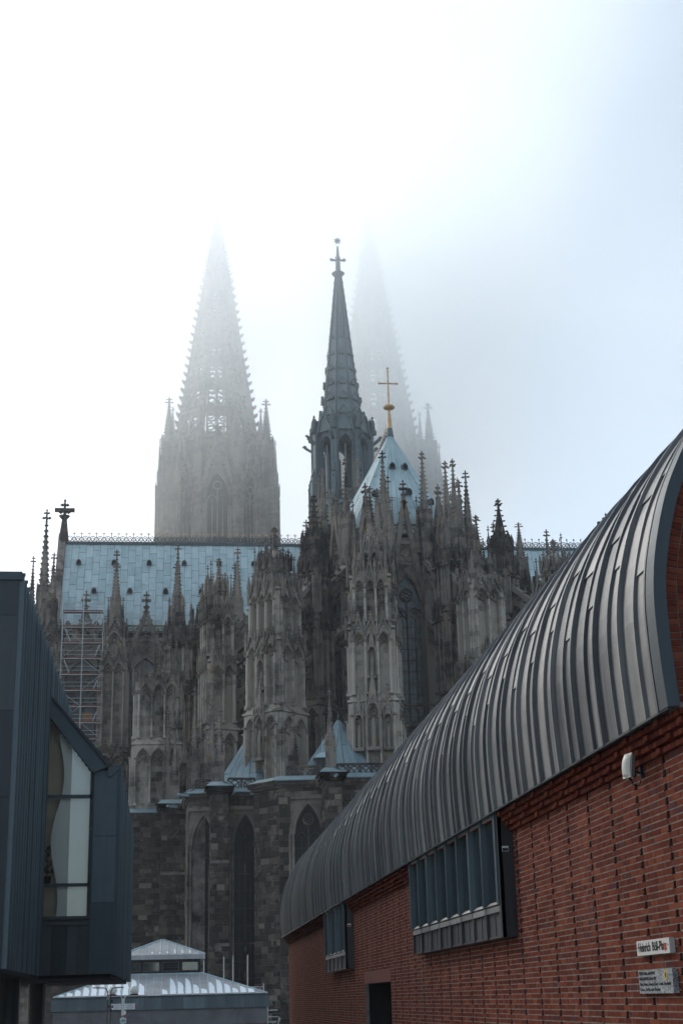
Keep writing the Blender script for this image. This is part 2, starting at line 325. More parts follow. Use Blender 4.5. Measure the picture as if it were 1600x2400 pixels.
def strip(m, y0, y1, h0, h1, t0, t1, n, lip=0.0):
    # a sheet or batten following the roof curve between y0 and y1, from offset h0 to h1 above the base curve
    vv, ff = [], []
    for i in range(n + 1):
        t = t0 + (t1 - t0) * i / n; (x, z), (nx_, nz_) = prof(t), pnorm(t)
        hh = h1 + lip * (1 - i / n) - 0.075
        for y, h in ((y0, h0 - 0.075), (y0, hh), (y1, hh), (y1, h0 - 0.075)): vv.append((x + nx_ * h, y, z + nz_ * h))
    for i in range(n):
        a, b = 4 * i, 4 * i + 4
        ff += [(a, b, b + 1, a + 1), (a + 1, b + 1, b + 2, a + 2), (a + 2, b + 2, b + 3, a + 3)]
    ff += [(0, 1, 2, 3), (4 * n + 3, 4 * n + 2, 4 * n + 1, 4 * n)]
    m.add(vv, ff)
rm = MB(); strip(rm, YV + 0.02, YF, -0.25, -0.02, 0.0, 1.0, 28); rm.build('roof_deck', 'zinc_trim', hall)
P_ = 0.87; y = YV + 0.22; k = 0
lo_r = random.Random(3)
me_cache = {}
def rp(key, fn):
    if key not in me_cache:
        m = MB(); fn(m); me_cache[key] = m.mesh(key[0])
    return me_cache[key]
while y < YF - 0.3:
    ta = 0.26 + 0.012 * ((k * 5) % 4); tb = 0.52 + 0.015 * ((k * 3) % 5)
    put(rp(('batten',), lambda m: strip(m, 0, 0.045, 0.0, 0.08, 0.0, 1.0, 30)), 'batten', 'zinc', hall, loc=(0, y, 0))
    put(rp(('batten', 2), lambda m: strip(m, 0.425, 0.46, 0.0, 0.055, 0.0, 1.0, 30)), 'batten', 'zinc', hall, loc=(0, y, 0))
    for (a, b, h) in ((0.048, 0.423, 0.02), (0.463, 0.868, 0.028)):
        j = 0 if h < 0.025 else 1
        q = (k + j) % 3
        s1 = (0.30, 0.37, 0.33)[q] if j == 0 else (0.43, 0.50, 0.46)[q]
        s2 = s1 + (0.24, 0.20, 0.27)[q]
        put(rp(('roof_sheet', j, q, 0), lambda m: strip(m, a, b, -0.01, h, 0.0, s1, 12)), 'roof_sheet', 'zinc', hall, loc=(0, y, 0))
        put(rp(('roof_sheet', j, q, 1), lambda m: strip(m, a, b, -0.01, h + 0.003, s1 - 0.005, s2, 10, 0.014)), 'roof_sheet', 'zinc', hall, loc=(0, y, 0))
        put(rp(('roof_sheet', j, q, 2), lambda m: strip(m, a, b, -0.01, h + 0.006, s2 - 0.005, 1.0, 12, 0.014)), 'roof_sheet', 'zinc', hall, loc=(0, y, 0))
    y += P_; k += 1
# verge trim facing the square, proud of the brick gable
vm = MB()
vvs, ffs = [], []
for i in range(41):
    t = i / 40; (x, z), (nx_, nz_) = prof(t), pnorm(t)
    for yy in (YV - 0.03, YV + 0.2):
        vvs += [(x + nx_ * 0.0, yy, z + nz_ * 0.0), (x - nx_ * 0.115, yy, z - nz_ * 0.115)]
for i in range(40):
    a, b = 4 * i, 4 * i + 4
    ffs += [(a, a + 1, b + 1, b), (a, b, b + 2, a + 2), (a + 1, a + 3, b + 3, b + 1), (a + 2, b + 2, b + 3, a + 3)]
ffs += [(0, 2, 3, 1)]
vm.add(vvs, ffs); vm.build('verge_trim', 'zinc_trim', hall)
em = MB(); em.box(4.21, 4.24, YV + 0.0, YF, 3.955, 3.975); em.build('eave_drip', 'zinc_trim', hall)
# masonry core with the mortar face, the door recess left open
DY0, DY1, DZ = 31.6, 35.85, 1.97
cm = MB()
for y0, y1, z0, z1 in ((YV, DY0, -2, 3.97), (DY1, YF, -2, 3.97), (DY0, DY1, DZ, 3.97)): cm.box(XW + 0.085, XW + 0.9, y0, y1, z0, z1)
cm.box(XW + 0.9, 16, YV + 0.012, YF - 0.01, -2, 3.95)
cm.build('wall_core', 'void', hall)
dm = MB(); dm.box(XW + 0.75, XW + 0.8, DY0, DY1, -1.5, DZ); dm.build('door_leaf', 'zinc_trim', hall)
dm = MB()
for yy in (DY0 + 0.05, DY0 + 1.4, DY0 + 2.8, DY1 - 0.12): dm.box(XW + 0.68, XW + 0.75, yy, yy + 0.07, -1.5, DZ)
dm.build('door_frame', 'zinc_sill', hall)
lm = MB(); lm.box(XW - 0.004, XW + 0.85, DY0 - 0.02, DY1 + 0.1, DZ, 2.22); lm.build('door_lintel', mk('red_sandstone_lintel', _flat((0.15, 0.05, 0.035), 0.15, 5), 0.85), hall)
# bricks one by one: thin format, slots in every second course filled black as painted shade
CO, SP = 0.0625, 0.885
BAYS = ((19.65, 27.2, 2.37, 4.03), (37.95, 43.0, 2.36, 4.02))
jm_ = MB(); ws_ = MB()
bricks = []     # (y0, y1, z0, x_face)
rb = random.Random(5)
def blocked(y0, y1, z):
    for a, b, c, d in BAYS:
        if a + 0.02 < y0 and y1 < b - 0.02 and c + 0.05 < z: return True
    return False
z0 = 3.789 - CO * 68; ci = 0
while z0 < 3.72:
    slot = ci % 2 == 0
    y = YV + (-0.63 if slot else -0.2)
    j = 0
    while y < YF:
        if slot:
            seq = [0.2325, 0.2325, 0.2325, 0.112]
            base = y
            for w in seq:
                bricks.append((y, y + w - 0.009, z0, XW + rb.uniform(-0.002, 0.002))); y += w
            y = base + SP
        else:
            w = 0.2365 if (j % 5) not in (3, ) else 0.12
            bricks.append((y, y + w - 0.009, z0, XW + rb.uniform(-0.002, 0.002))); y += w; j += 1
    gaps = []
    if slot:
        ys = YV - 0.63 + 0.809
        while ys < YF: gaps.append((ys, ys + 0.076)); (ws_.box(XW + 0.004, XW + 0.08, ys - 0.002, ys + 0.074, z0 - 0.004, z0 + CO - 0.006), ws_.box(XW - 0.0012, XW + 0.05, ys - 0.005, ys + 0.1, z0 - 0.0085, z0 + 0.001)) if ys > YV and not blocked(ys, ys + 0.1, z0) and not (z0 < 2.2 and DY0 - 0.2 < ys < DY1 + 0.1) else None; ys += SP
    cuts = [YV]
    for a_, b_ in gaps:
        if a_ > YV + 0.05 and b_ < YF - 0.05: cuts += [a_, b_]
    cuts.append(YF)
    for a_, b_ in zip(cuts[::2], cuts[1::2]):
        for c_, d_ in ((a_, min(b_, DY0)), (max(a_, DY1), b_)) if z0 < DZ else ((a_, b_),):
            if d_ - c_ > 0.02: jm_.box(XW + 0.0028, XW + 0.09, c_, d_, z0 - 0.0055, z0 + CO - 0.0055)
    z0 += CO; ci += 1
jm_.build('mortar_joints', 'joint', hall); kind(ws_.build('slot_shade', 'slot', hall), 'stuff')  # black boxes added in the slots stand in for their shade
# corbel courses under the eave
for q in range(4):
    zc = 3.7265 + q * CO; y = YV - 0.1 * q; j = 0
    while y < YF:
        w = 0.12
        bricks.append((y, y + w - 0.009, zc, XW - 0.047 * (q + 1) - (0.03 if (j + 3 * q) % 8 == 0 else 0))); y += w; j += 1
bricks = [(max(a, YV), min(b, YF), z, x) for a, b, z, x in bricks if b > YV + 0.03 and a < YF - 0.03 and not blocked(a, b, z)]
def doorcut(b):          # bricks end at the jambs of the door and at the lintel
    a, e, z, x = b
    if z > 2.2: return [b]
    l, r = (DY0, DY1) if z < DZ - 0.03 else (DY0 - 0.02, DY1 + 0.1)
    return [q for q in ((a, min(e, l), z, x), (max(a, r), e, z, x)) if q[1] - q[0] > 0.02]
bricks = [q for b in bricks for q in doorcut(b)]
def brick_box(m, y0, y1, z, x, h=CO - 0.0095):
    e = 0.0015
    m.add([(x, y0 + e, z + e), (x, y1 - e, z + e), (x, y1 - e, z + h - e), (x, y0 + e, z + h - e), (XW + 0.03, y0, z), (XW + 0.03, y1, z), (XW + 0.03, y1, z + h), (XW + 0.03, y0, z + h)],
          [(0, 3, 2, 1), (0, 1, 5, 4), (1, 2, 6, 5), (2, 3, 7, 6), (3, 0, 4, 7)])
near = sorted([b for b in bricks if b[2] > 1.34 and b[0] > 13.45], key=lambda b: b[0])[:300]
nset = set(near)
shared = {}
for b in near:
    kx = (round(b[1] - b[0], 3), round(b[3], 3))
    if kx not in shared:
        m = MB(); brick_box(m, 0, b[1] - b[0], 0, b[3]); shared[kx] = m.mesh('brick')
    put(shared[kx], 'brick', 'brick', hall, loc=(0, b[0], b[2]))
bm_ = MB()
for b in bricks:
    if b not in nset: brick_box(bm_, *b)
kind(bm_.build('brickwork', 'brick', hall), 'stuff')
cb_ = MB()
for q in range(4): cb_.box(XW - 0.047 * (q + 1) + 0.01, XW + 0.09, YV + 0.004, YF, 3.7265 + q * CO + 0.003, 3.7265 + q * CO + CO - 0.0155)
cb_.build('corbel_bed', 'brick', hall)
# gable end: rings of bricks on edge that follow the verge, plain courses inside
gb = MB(); mb2 = MB()
def ringbrick(t, r0, r1):
    (x, z), (nx_, nz_) = prof(t), pnorm(t); tx, tz = nz_, -nx_
    w = 0.0255
    c = [(x - nx_ * r - tx * s_ * w, YV - 0.0, z - nz_ * r - tz * s_ * w) for r, s_ in ((r0, -1), (r1, -1), (r1, 1), (r0, 1))]
    gb.add(c + [(a, YV + 0.1, b) for a, _, b in c], [(0, 1, 2, 3), (0, 4, 5, 1), (1, 5, 6, 2), (2, 6, 7, 3), (3, 7, 4, 0)])
t = 0.0; last = None
acc = 0
tt = [i / 900 for i in range(900)]
prev = prof(0)
for t in tt:
    p = prof(t); acc += math.hypot(p[0] - prev[0], p[1] - prev[1]); prev = p
    if acc >= CO:
        acc -= CO; ringbrick(t, 0.1, 0.218); ringbrick(t, 0.23, 0.348)
kind(gb.build('gable_ring_bricks', 'brick', hall), 'stuff')
pts = [(prof(i / 30)[0] - pnorm(i / 30)[0] * 0.1, prof(i / 30)[1] - pnorm(i / 30)[1] * 0.1) for i in range(31)] + [(8.2, 3.97), (4.32, 3.97)]
gw = MB(); gw.poly(pts, YV + 0.012, YV + 0.3); gw.build('gable_wall', 'joint', hall)
# window bays
def bay(y0, y1, z0, z1, n, panes_mat):
    m = MB()
    # side cheeks with a chamfered head, bottom, back
    for yy in (y0, y1 - 0.03):
        m.add([(XE, yy, z0), (XW + 0.01, yy, z0), (XW + 0.01, yy, z1 - 0.26), (XE, yy, z1 - 0.01), (XE, yy + 0.03, z0), (XW + 0.01, yy + 0.03, z0), (XW + 0.01, yy + 0.03, z1 - 0.26), (XE, yy + 0.03, z1 - 0.01)],
              [(0, 1, 2, 3), (7, 6, 5, 4), (0, 4, 5, 1), (1, 5, 6, 2), (2, 6, 7, 3), (3, 7, 4, 0)])
    m.box(XE + 0.012, XW + 0.01, y0 + 0.03, y1 - 0.03, z0, z0 + 0.03)
    m.box(XE + 0.03, XE + 0.05, y0 + 0.03, y1 - 0.03, z0 + 0.03, z0 + 0.32)
    m.box(XE - 0.005, XE + 0.05, y0, y0 + 0.1, z0, z1 - 0.02)
    m.box(XE + 0.02, XW + 0.3, y0 + 0.03, y1 - 0.03, z1 - 0.02, z1)
    w = m.build('window_bay', 'zinc_bay', hall)
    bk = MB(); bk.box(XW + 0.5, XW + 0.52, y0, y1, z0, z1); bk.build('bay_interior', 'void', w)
    pw = (y1 - y0 - 0.15) / n
    for i in range(n + 1):
        yy = y0 + 0.1 + i * pw - 0.045
        q = MB(); q.box(XE - 0.035, XE + 0.07, yy, yy + 0.07, z0 + 0.43, z1 - 0.03); q.box(XE - 0.04, XE - 0.033, yy + 0.055, yy + 0.075, z0 + 0.43, z1 - 0.03)
        q.build('mullion', 'zinc_blue', w)
        q = MB(); q.box(XE - 0.01, XE + 0.03, yy, yy + 0.06, z0 + 0.0, z0 + 0.33); q.build('apron_rib', 'zinc_bay', w)
    for i in range(n):
        a = y0 + 0.1 + i * pw + 0.026; b = a + pw - 0.072
        q = MB(); q.box(XE + 0.045, XE + 0.052, a, b, z0 + 0.48, z1 - 0.1); q.build('pane', 'glass_dark', w)
        q = MB(); q.poly([(XE - 0.01, z0 + 0.43), (XE + 0.05, z0 + 0.48), (XE + 0.05, z0 + 0.43)], 0, 1)
        q.v = [(x, a + (b - a) * yy, z) for x, yy, z in q.v]; q.build('sill', 'zinc_sill', w)
        q = MB(); q.box(XE - 0.008, XE + 0.03, a - 0.005, b + 0.005, z0 + 0.33, z0 + 0.405); q.build('apron_strip', 'zinc_sill', w)
        q = MB(); q.box(XE - 0.005, XE + 0.045, a, b, z1 - 0.1, z1 - 0.03); q.build('head_strip', 'zinc_sill', w)
        q = MB(); q.box(XE + 0.02, XE + 0.032, (a + b) / 2 - 0.012, (a + b) / 2 + 0.012, z0 + 0.03, z0 + 0.33); q.build('apron_seam', 'zinc_bay', w)
    dk = MB(); dk.box(XE + 0.025, XE + 0.06, y0 + 0.1, y1 - 0.03, z0 + 0.405, z0 + 0.43); dk.build('shadow_gap', 'black', w)
    for i in (n - 3, n - 2, n - 1) if n > 6 else ():  # white strips that paint the sky's reflection in three panes
        a = y0 + 0.1 + i * pw + 0.03
        q = MB(); q.box(XE + 0.075, XE + 0.08, a, a + 0.34, z0 + 0.86, z1 - 0.1); q.build('reflection_strip', 'white', w)
    # pale slatted blinds a little way behind the panes
    for i in range(n):
        a = y0 + 0.1 + i * pw + 0.05; b = a + pw - 0.12
        q = MB()
        zz = z0 + 0.52
        while zz < z1 - 0.12:
            q.box(XE + 0.14, XE + 0.145, a, b, zz, zz + 0.05); zz += 0.075
        q.build('blind', 'blind', w)
    return w
bay(*BAYS[0][:2], BAYS[0][2], BAYS[0][3], 8, 'glass')
bay(*BAYS[1][:2], BAYS[1][2], BAYS[1][3], 5, 'glass')

# ---------------------------------------------------------------- things on the brick wall
def text(body, size, parent, mat, X, Y, Z, width, name='lettering', wd=0.0):
    c = bpy.data.curves.new(name, 'FONT'); c.body = body; c.size = size; c.extrude = 0.001; c.align_x = 'LEFT'; c.align_y = 'CENTER'; c.offset = wd
    tmp = bpy.data.objects.new(name, c); COL.objects.link(tmp); dg = bpy.context.evaluated_depsgraph_get(); dg.update()
    me = bpy.data.meshes.new_from_object(tmp.evaluated_get(dg)); bpy.data.objects.remove(tmp); me.materials.clear(); me.materials.append(M[mat])
    o = bpy.data.objects.new(name, me); COL.objects.link(o); sx = width / max(v.co.x for v in me.vertices)
    # letters run along -Y (towards the camera), upright, facing -X
    o.matrix_world = Matrix(((0, 0, -1, X), (-1, 0, 0, Y), (0, 1, 0, Z), (0, 0, 0, 1))) @ Matrix.Diagonal((sx, 1, 1, 1))
    mw = o.matrix_world.copy(); o.parent = parent; o.matrix_parent_inverse = WL.get(parent.name, Matrix.Identity(4)).inverted(); o.matrix_basis = mw
    return o
sg = tag(put(None, 'street_sign', None, None, loc=(XW, 13.9, 2.05)), 'white street name sign lettered Heinrich Böll-Platz on the brick wall', 'sign')
q = MB(); q.box(XW - 0.055, XW - 0.003, 13.395, 14.375, 1.977, 2.111); q.build('sign_plate', 'sign_face', sg)
text('Heinrich', 0.112, sg, 'black', XW - 0.0565, 14.325, 2.045, 0.375, wd=0.0028)
text('Böll-Platz', 0.112, sg, 'black', XW - 0.0565, 13.90, 2.045, 0.43, wd=0.0028)
for yy in (14.345, 13.43):
    q = MB(); q.ngon(0, 0, 0, 0.003, 0.007, 0.007, 8); q.v = [(XW - 0.0555 - z, yy + x, 2.05 + y) for x, y, z in q.v]; q.build('fixing_screw', 'black', sg)
q = MB(); q.add([(XW - 0.0585, 13.535, 2.07), (XW - 0.0585, 13.48, 2.05), (XW - 0.0585, 13.485, 2.025), (XW - 0.0585, 13.52, 1.992), (XW - 0.0585, 13.55, 2.02)], [(0, 1, 2, 3, 4)])
tag(q.build('sticker', 'red'), 'torn red sticker over the last letters of the street sign', 'sticker')
pq = tag(put(None, 'wall_plaque', None, None, loc=(XW, 13.9, 1.74)), 'speckled granite plaque with engraved lines of text below the street sign', 'plaque')
q = MB(); q.box(XW - 0.055, XW - 0.003, 13.385, 14.39, 1.632, 1.844); q.build('plaque_slab', 'granite', pq)
for i, s_ in enumerate(("MA'ALOT Stufen, stand 1979-86", 'DANI KARAVAN, Tel Aviv 1930', 'Holz, Beton, Zement, Guss, Granit, Eisenbahn', 'Gras, Licht und Raum')):
    text(s_, 0.042, pq, 'black', XW - 0.0565, 14.365, 1.812 - i * 0.048, (0.48, 0.5, 0.92, 0.6)[i], wd=0.0006)
for yy in (14.35, 13.42):
    q = MB(); q.ngon(0, 0, 0, 0.004, 0.008, 0.008, 8); q.v = [(XW - 0.0555 - z, yy + x, 1.655 + y) for x, y, z in q.v]; q.build('fixing_screw', 'steel', pq)
q = MB(); q.ring(0, 0, 0.031, 0.014, 0, 0.002, 14); q.v = [(XW - 0.058 + y, 13.575 + x * 0.95, 1.79 + z * 1.15) for x, y, z in q.v]
st = q.build('oval_sticker', 'yellow'); tag(st, 'yellow oval sticker with a dark centre on the granite plaque', 'sticker')
q = MB(); q.ngon(0, 0, 0, 0.001, 0.022, 0.022, 10); q.v = [(XW - 0.0575 - z, 13.575 + x, 1.79 + y * 1.2) for x, y, z in q.v]; q.build('sticker_centre', 'black', st)
for (yy, lab, X_) in ((BAYS[0][0], 'small blue and white sticker on the larger window bay cheek', 4.39), (BAYS[1][0], 'tiny red and white sticker on the far window bay cheek', 4.4)):
    zz = 3.50 if yy < 30 else 3.4
    q = MB(); q.box(X_ - 0.045, X_ + 0.045, yy - 0.004, yy - 0.001, zz - 0.035, zz + 0.035); s_ = q.build('bay_sticker', 'white'); tag(s_, lab, 'sticker')
    q = MB(); q.box(X_ - 0.04, X_ + 0.04, yy - 0.006, yy - 0.0045, zz - 0.03, zz + 0.008); q.build('sticker_print', 'navy' if yy < 30 else 'red', s_)
# antenna
an = tag(put(None, 'wifi_antenna', None, None, loc=(XW, 13.9, 3.66)), 'cream plastic panel antenna on a bracket high on the brick wall', 'antenna')
def lens_shell(m, w, h, d, n=8):
    # shallow domed cover: a rounded rectangle that bulges towards -x
    rows = []
    for j in range(n + 1):
        vz = -1 + 2 * j / n; row = []
        for i in range(n + 1):
            vy = -1 + 2 * i / n
            bulge = d * (1 - vz * vz) ** 0.5 * (1 - 0.75 * vy * vy)
            row.append((-bulge - 0.008, vy * w / 2, vz * h / 2 * (1 - 0.06 * vy * vy)))
        rows.append(row)
    vv = [p for r in rows for p in r]; N_ = n + 1
    m.add(vv, [(j * N_ + i, j * N_ + i + 1, (j + 1) * N_ + i + 1, (j + 1) * N_ + i) for j in range(n) for i in range(n)])
    m.box(-0.012, 0.0, -w / 2, w / 2, -h / 2, h / 2)
def seta(m):
    c, s_ = math.cos(rad(8)), math.sin(rad(8)); c2, s2 = math.cos(rad(10)), math.sin(rad(10))
    out = []
    for x, y, z in m.v:
        x, z = c * x + s_ * z, -s_ * x + c * z
        x, y = c2 * x - s2 * y, s2 * x + c2 * y
        out.append((4.305 + x, 13.72 + y, 3.70 + z))
    m.v = out; return m
q = MB(); lens_shell(q, 0.155, 0.235, 0.05); seta(q).build('antenna_cover', 'cream', an, smooth=False)
q = MB(); q.box(0.0, 0.04, -0.06, 0.06, -0.1, 0.105); seta(q).build('antenna_housing', 'grey_plastic', an)
q = MB(); q.box(-0.002, 0.02, -0.03, 0.03, -0.14, -0.105); seta(q).build('cable_gland', 'black', an)
q = MB(); q.tube((4.33, 13.75, 3.67), (4.47, 13.9, 3.66), 0.013); q.build('bracket_arm', 'pole_dark', an)
q = MB(); q.ngon(0, 0, 0, 0.03, 0.05, 0.04, 10); q.v = [(XW - 0.001 - z, 13.9 + x * 0.7, 3.67 + y * 1.3) for x, y, z in q.v]; q.build('wall_plate', 'pole_dark', an)
q = MB(); q.path([(4.33, 13.74, 3.58), (4.35, 13.77, 3.535), (4.39, 13.82, 3.52), (4.44, 13.87, 3.535), (4.47, 13.9, 3.58), (4.485, 13.9, 3.63)], 0.006); q.build('cable', 'black', an)
# ---------------------------------------------------------------- zinc clad wing (left)
XL, XB, YL0, YL1, YL2 = -4.085, -1.81, 38.0, 48.3, 66.0
wing = thing('zinc_clad_wing', 'blue grey zinc clad building wing on stilts with a tall slanted window', 'building', (XL, YL0, 0))
ZT, ZB, ZBT = 12.4, 2.55, 8.9
m = MB(); m.box(-14, XL - 0.01, YL0 + 0.04, YL2, ZB, ZT - 0.06); m.build('wing_core', 'zinc_blue_dark', wing)
# lower bay with the lean-to roof: core behind the cladding, left hollow behind the window
m = MB(); m.box(XL - 0.02, XB - 0.03, YL1 + 1.2, YL2, ZB, 8.6); m.box(-2.58, XB - 0.03, YL1 + 0.04, YL1 + 1.3, ZB, 8.6); m.box(XL - 0.02, -2.5, YL1 + 0.06, YL1 + 1.3, ZB, 4.2)
m.build('bay_core', 'zinc_blue_dark', wing)
# front panels (facing the square), flat sheets with joints
zz = [ZB, 4.55, 6.65, 8.85, 11.35, ZT - 0.1]
xs = [-14, -12.9, -11.8, -10.7, -9.6, -8.5, -7.4, -6.3, -5.2, XL]
for a, b in zip(xs, xs[1:]):
    for c, d in zip(zz, zz[1:]):
        m = MB(); m.box(a + 0.008, b - 0.008, YL0 - 0.015 + RN.uniform(0, 0.012), YL0 + 0.05, c + 0.008, d - 0.008); m.build('facade_sheet', 'zinc_blue_dark', wing)
m = MB(); m.add([(-14, YL0 - 0.06, ZT - 0.1), (XL + 0.06, YL0 - 0.06, ZT - 0.1), (XL + 0.06, YL0 - 0.06, ZT + 0.12), (-14, YL0 - 0.06, ZT + 0.12 - 0.0), (-14, YL0 + 0.4, ZT - 0.1), (XL + 0.06, YL0 + 0.4, ZT - 0.1), (XL + 0.06, YL0 + 0.4, ZT + 0.12), (-14, YL0 + 0.4, ZT + 0.12)],
            [(0, 1, 2, 3), (1, 5, 6, 2), (3, 2, 6, 7), (0, 4, 5, 1)]); m.build('parapet_flashing', 'zinc_blue', wing)
# side cladding: standing battens and sheets along the flank
def flank(X, y0, y1, z0, ztop, step):
    y = y0; k = 0
    while y < y1 - 0.05:
        y2 = min(y + step, y1); zt = ztop(y); zt2 = ztop(y2)
        cuts = [z0, z0 + (zt - z0) * (0.22 + 0.03 * (k % 3)), z0 + (zt - z0) * (0.55 + 0.03 * ((k + 1) % 3)), zt]
        for c, d in zip(cuts, cuts[1:]):
            m = MB(); dd = RN.uniform(0, 0.008); m.box(X - 0.03, X + 0.012 + dd, y + 0.055, y2, c + 0.004, d); m.build('cladding_sheet', 'zinc_blue', wing)
        m = MB(); m.box(X - 0.02, X + 0.12, y, y + 0.06, z0 - 0.02, zt + 0.02); m.box(X - 0.1, X + 0.14, y - 0.005, y + 0.07, zt + 0.02, zt + 0.1); m.build('standing_rib', 'zinc_rib' if k % 2 else 'zinc_blue', wing)
        y = y2; k += 1
flank(XL, YL0 + 0.02, YL1, ZB, lambda y: ZT, 0.7)
flank(XL, YL1, YL2 - 8, 11.2, lambda y: ZT, 0.52)
flank(XB, YL1 + 0.02, YL2, ZB, lambda y: ZBT - 0.022 * (y - YL1), 0.5)
# bay front: verge, window, panels
VT = (XL, 11.14); VB = (-2.22, 8.86)
def frontpoly(pts, y0, y1, name, mat, parent=wing):
    m = MB(); m.poly(pts, y0, y1); return m.build(name, mat, parent)
frontpoly([(XL + 0.02, 10.62), (XL + 0.02, 11.25), (-2.1, 8.93), (-2.58, 8.74)], YL1 - 0.22, YL1 + 0.3, 'verge_board', 'zinc_blue')
frontpoly([(XL + 0.02, 11.25), (XL + 0.02, 11.33), (-2.02, 8.98), (-2.1, 8.9)], YL1 - 0.3, YL2, 'lean_to_roof', 'zinc_blue_dark')
frontpoly([(-2.1, 8.62), (-2.1, 8.95), (XB + 0.06, 8.95), (XB + 0.06, 8.86), (-1.99, 8.62)], YL1 - 0.1, YL1 + 0.3, 'bay_coping', 'zinc_blue')
zz = [ZB, 4.7, 6.75, 8.84]
for c, d in zip(zz, zz[1:]):
    m = MB(); m.box(-2.52, XB, YL1 - 0.02, YL1 + 0.04, c + 0.006, d - 0.006); m.build('bay_sheet', 'zinc_blue', wing)
m = MB(); m.box(-2.545, -2.515, YL1 - 0.05, YL1 + 0.04, ZB, 8.8); m.build('corner_seam', 'zinc_blue', wing)
for a, b in ((-4.07, -3.7), (-3.69, -3.25), (-3.24, -2.9), (-2.89, -2.56)):
    m = MB(); m.box(a + 0.006, b - 0.006, YL1 + 0.01, YL1 + 0.06, ZB, 4.02); m.build('apron_panel', 'zinc_blue_dark', wing)
win = put(None, 'slanted_window', None, wing, loc=(0, 0, 0))
m = MB()
m.box(XL + 0.0, -2.54, YL1 - 0.04, YL1 + 0.06, 4.03, 4.13); m.box(XL, -2.62, YL1 - 0.02, YL1 + 0.06, 4.2, 4.3)
m.box(-2.66, -2.56, YL1 - 0.03, YL1 + 0.06, 4.2, 8.75); m.box(XL, -4.035, YL1 - 0.03, YL1 + 0.06, 4.2, 10.7)
m.box(XL, -2.6, YL1 - 0.03, YL1 + 0.05, 5.2, 5.3); m.box(XL, -2.6, YL1 - 0.03, YL1 + 0.05, 7.95, 8.06)
m.build('window_frame', 'zinc_blue_dark', win)
for pts in ([(-4.035, 4.3), (-2.66, 4.3), (-2.66, 5.2), (-4.035, 5.2)], [(-4.035, 5.3), (-2.66, 5.3), (-2.66, 7.95), (-4.035, 7.95)], [(-4.035, 8.06), (-2.66, 8.06), (-2.66, 8.78), (-4.035, 10.58)]):
    m = MB(); m.poly(pts, YL1 + 0.02, YL1 + 0.028); m.build('pane', 'glass', win)
# room behind the glass
m = MB(); m.poly([(XL - 0.01, 4.2), (-2.59, 4.2), (-2.59, 8.9), (XL - 0.01, 10.95)], YL1 + 0.42, YL1 + 0.45); m.box(XL - 0.012, XL + 0.0, YL1 + 0.07, YL1 + 1.15, 4.2, 10.9); m.box(-2.62, -2.6, YL1 + 0.07, YL1 + 1.15, 4.2, 8.7); m.build('room_lining', 'room', win)
# curtain whose free edge hangs in a wave
cut = lambda z: -3.67 + 0.13 * math.sin((z - 4.3) * 1.72 + 0.6) - 0.07 * math.sin((z - 4.0) * 0.8)
vv, ff = [], []
nz = 40
for i in range(nz + 1):
    z = 4.3 + (10.35 - 4.3) * i / nz
    a = cut(z); b = -2.64
    for j in range(9):
        x = a + (b - a) * j / 8; vv.append((x, YL1 + 0.16 + 0.012 * math.sin(x * 9), z)); 
for i in range(nz):
    for j in range(8):
        z1_ = 4.3 + (10.35 - 4.3) * (i + 1) / nz; xr = vv[i * 9 + j + 1][0]
        if z1_ > 8.78 + (-2.66 - xr) * 1.31 + 0.2: continue
        ff.append((i * 9 + j, i * 9 + j + 1, (i + 1) * 9 + j + 1, (i + 1) * 9 + j))
m = MB(); m.add(vv, ff); cu = m.build('curtain', 'curtain', None)
sm = cu.modifiers.new('thick', 'SOLIDIFY'); sm.thickness = 0.006
tag(cu, 'white curtain with a wavy edge behind the tall slanted window', 'curtain')
pl = tag(put(None, 'house_plant', None, None, loc=(-3.95, YL1 + 0.3, 5.3)), 'dark leafy house plant at the edge of the tall slanted window', 'plant')
m = MB(); m.ngon(-3.95, YL1 + 0.35, 5.3, 5.55, 0.1, 0.14, 10); m.build('pot', 'black', pl)
m = MB()
for i in range(46):
    a = RN.uniform(0, 2 * PI); z = RN.uniform(5.55, 6.45); r = RN.uniform(0.02, 0.17); x, y = -3.95 + r * math.cos(a), YL1 + 0.35 + r * math.sin(a) * 0.7
    dx, dz = RN.uniform(-0.09, 0.09), RN.uniform(0.02, 0.12); m.add([(x, y, z), (x + dx - 0.03, y + 0.02, z + dz), (x + dx, y - 0.02, z + dz + 0.07), (x + dx + 0.03, y + 0.01, z + dz)], [(0, 1, 2, 3)])
m.build('leaves', 'leaf', pl); m = MB(); m.tube((-3.95, YL1 + 0.35, 5.5), (-3.94, YL1 + 0.35, 6.3), 0.012); m.build('stem', 'timber', pl)
# underside and stilts
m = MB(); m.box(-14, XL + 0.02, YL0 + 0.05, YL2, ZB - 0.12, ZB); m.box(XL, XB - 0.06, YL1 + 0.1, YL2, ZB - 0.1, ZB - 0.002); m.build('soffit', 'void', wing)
for x, y in ((-5.6, 45), (-4.75, 46.5), (-6.9, 45), (-4.9, 58), (-8.5, 44)):
    m = MB(); m.ngon(x, y, -1.5, ZB - 0.11, 0.33, 0.33, 16); m.build('stilt', 'zinc_blue_dark', wing)

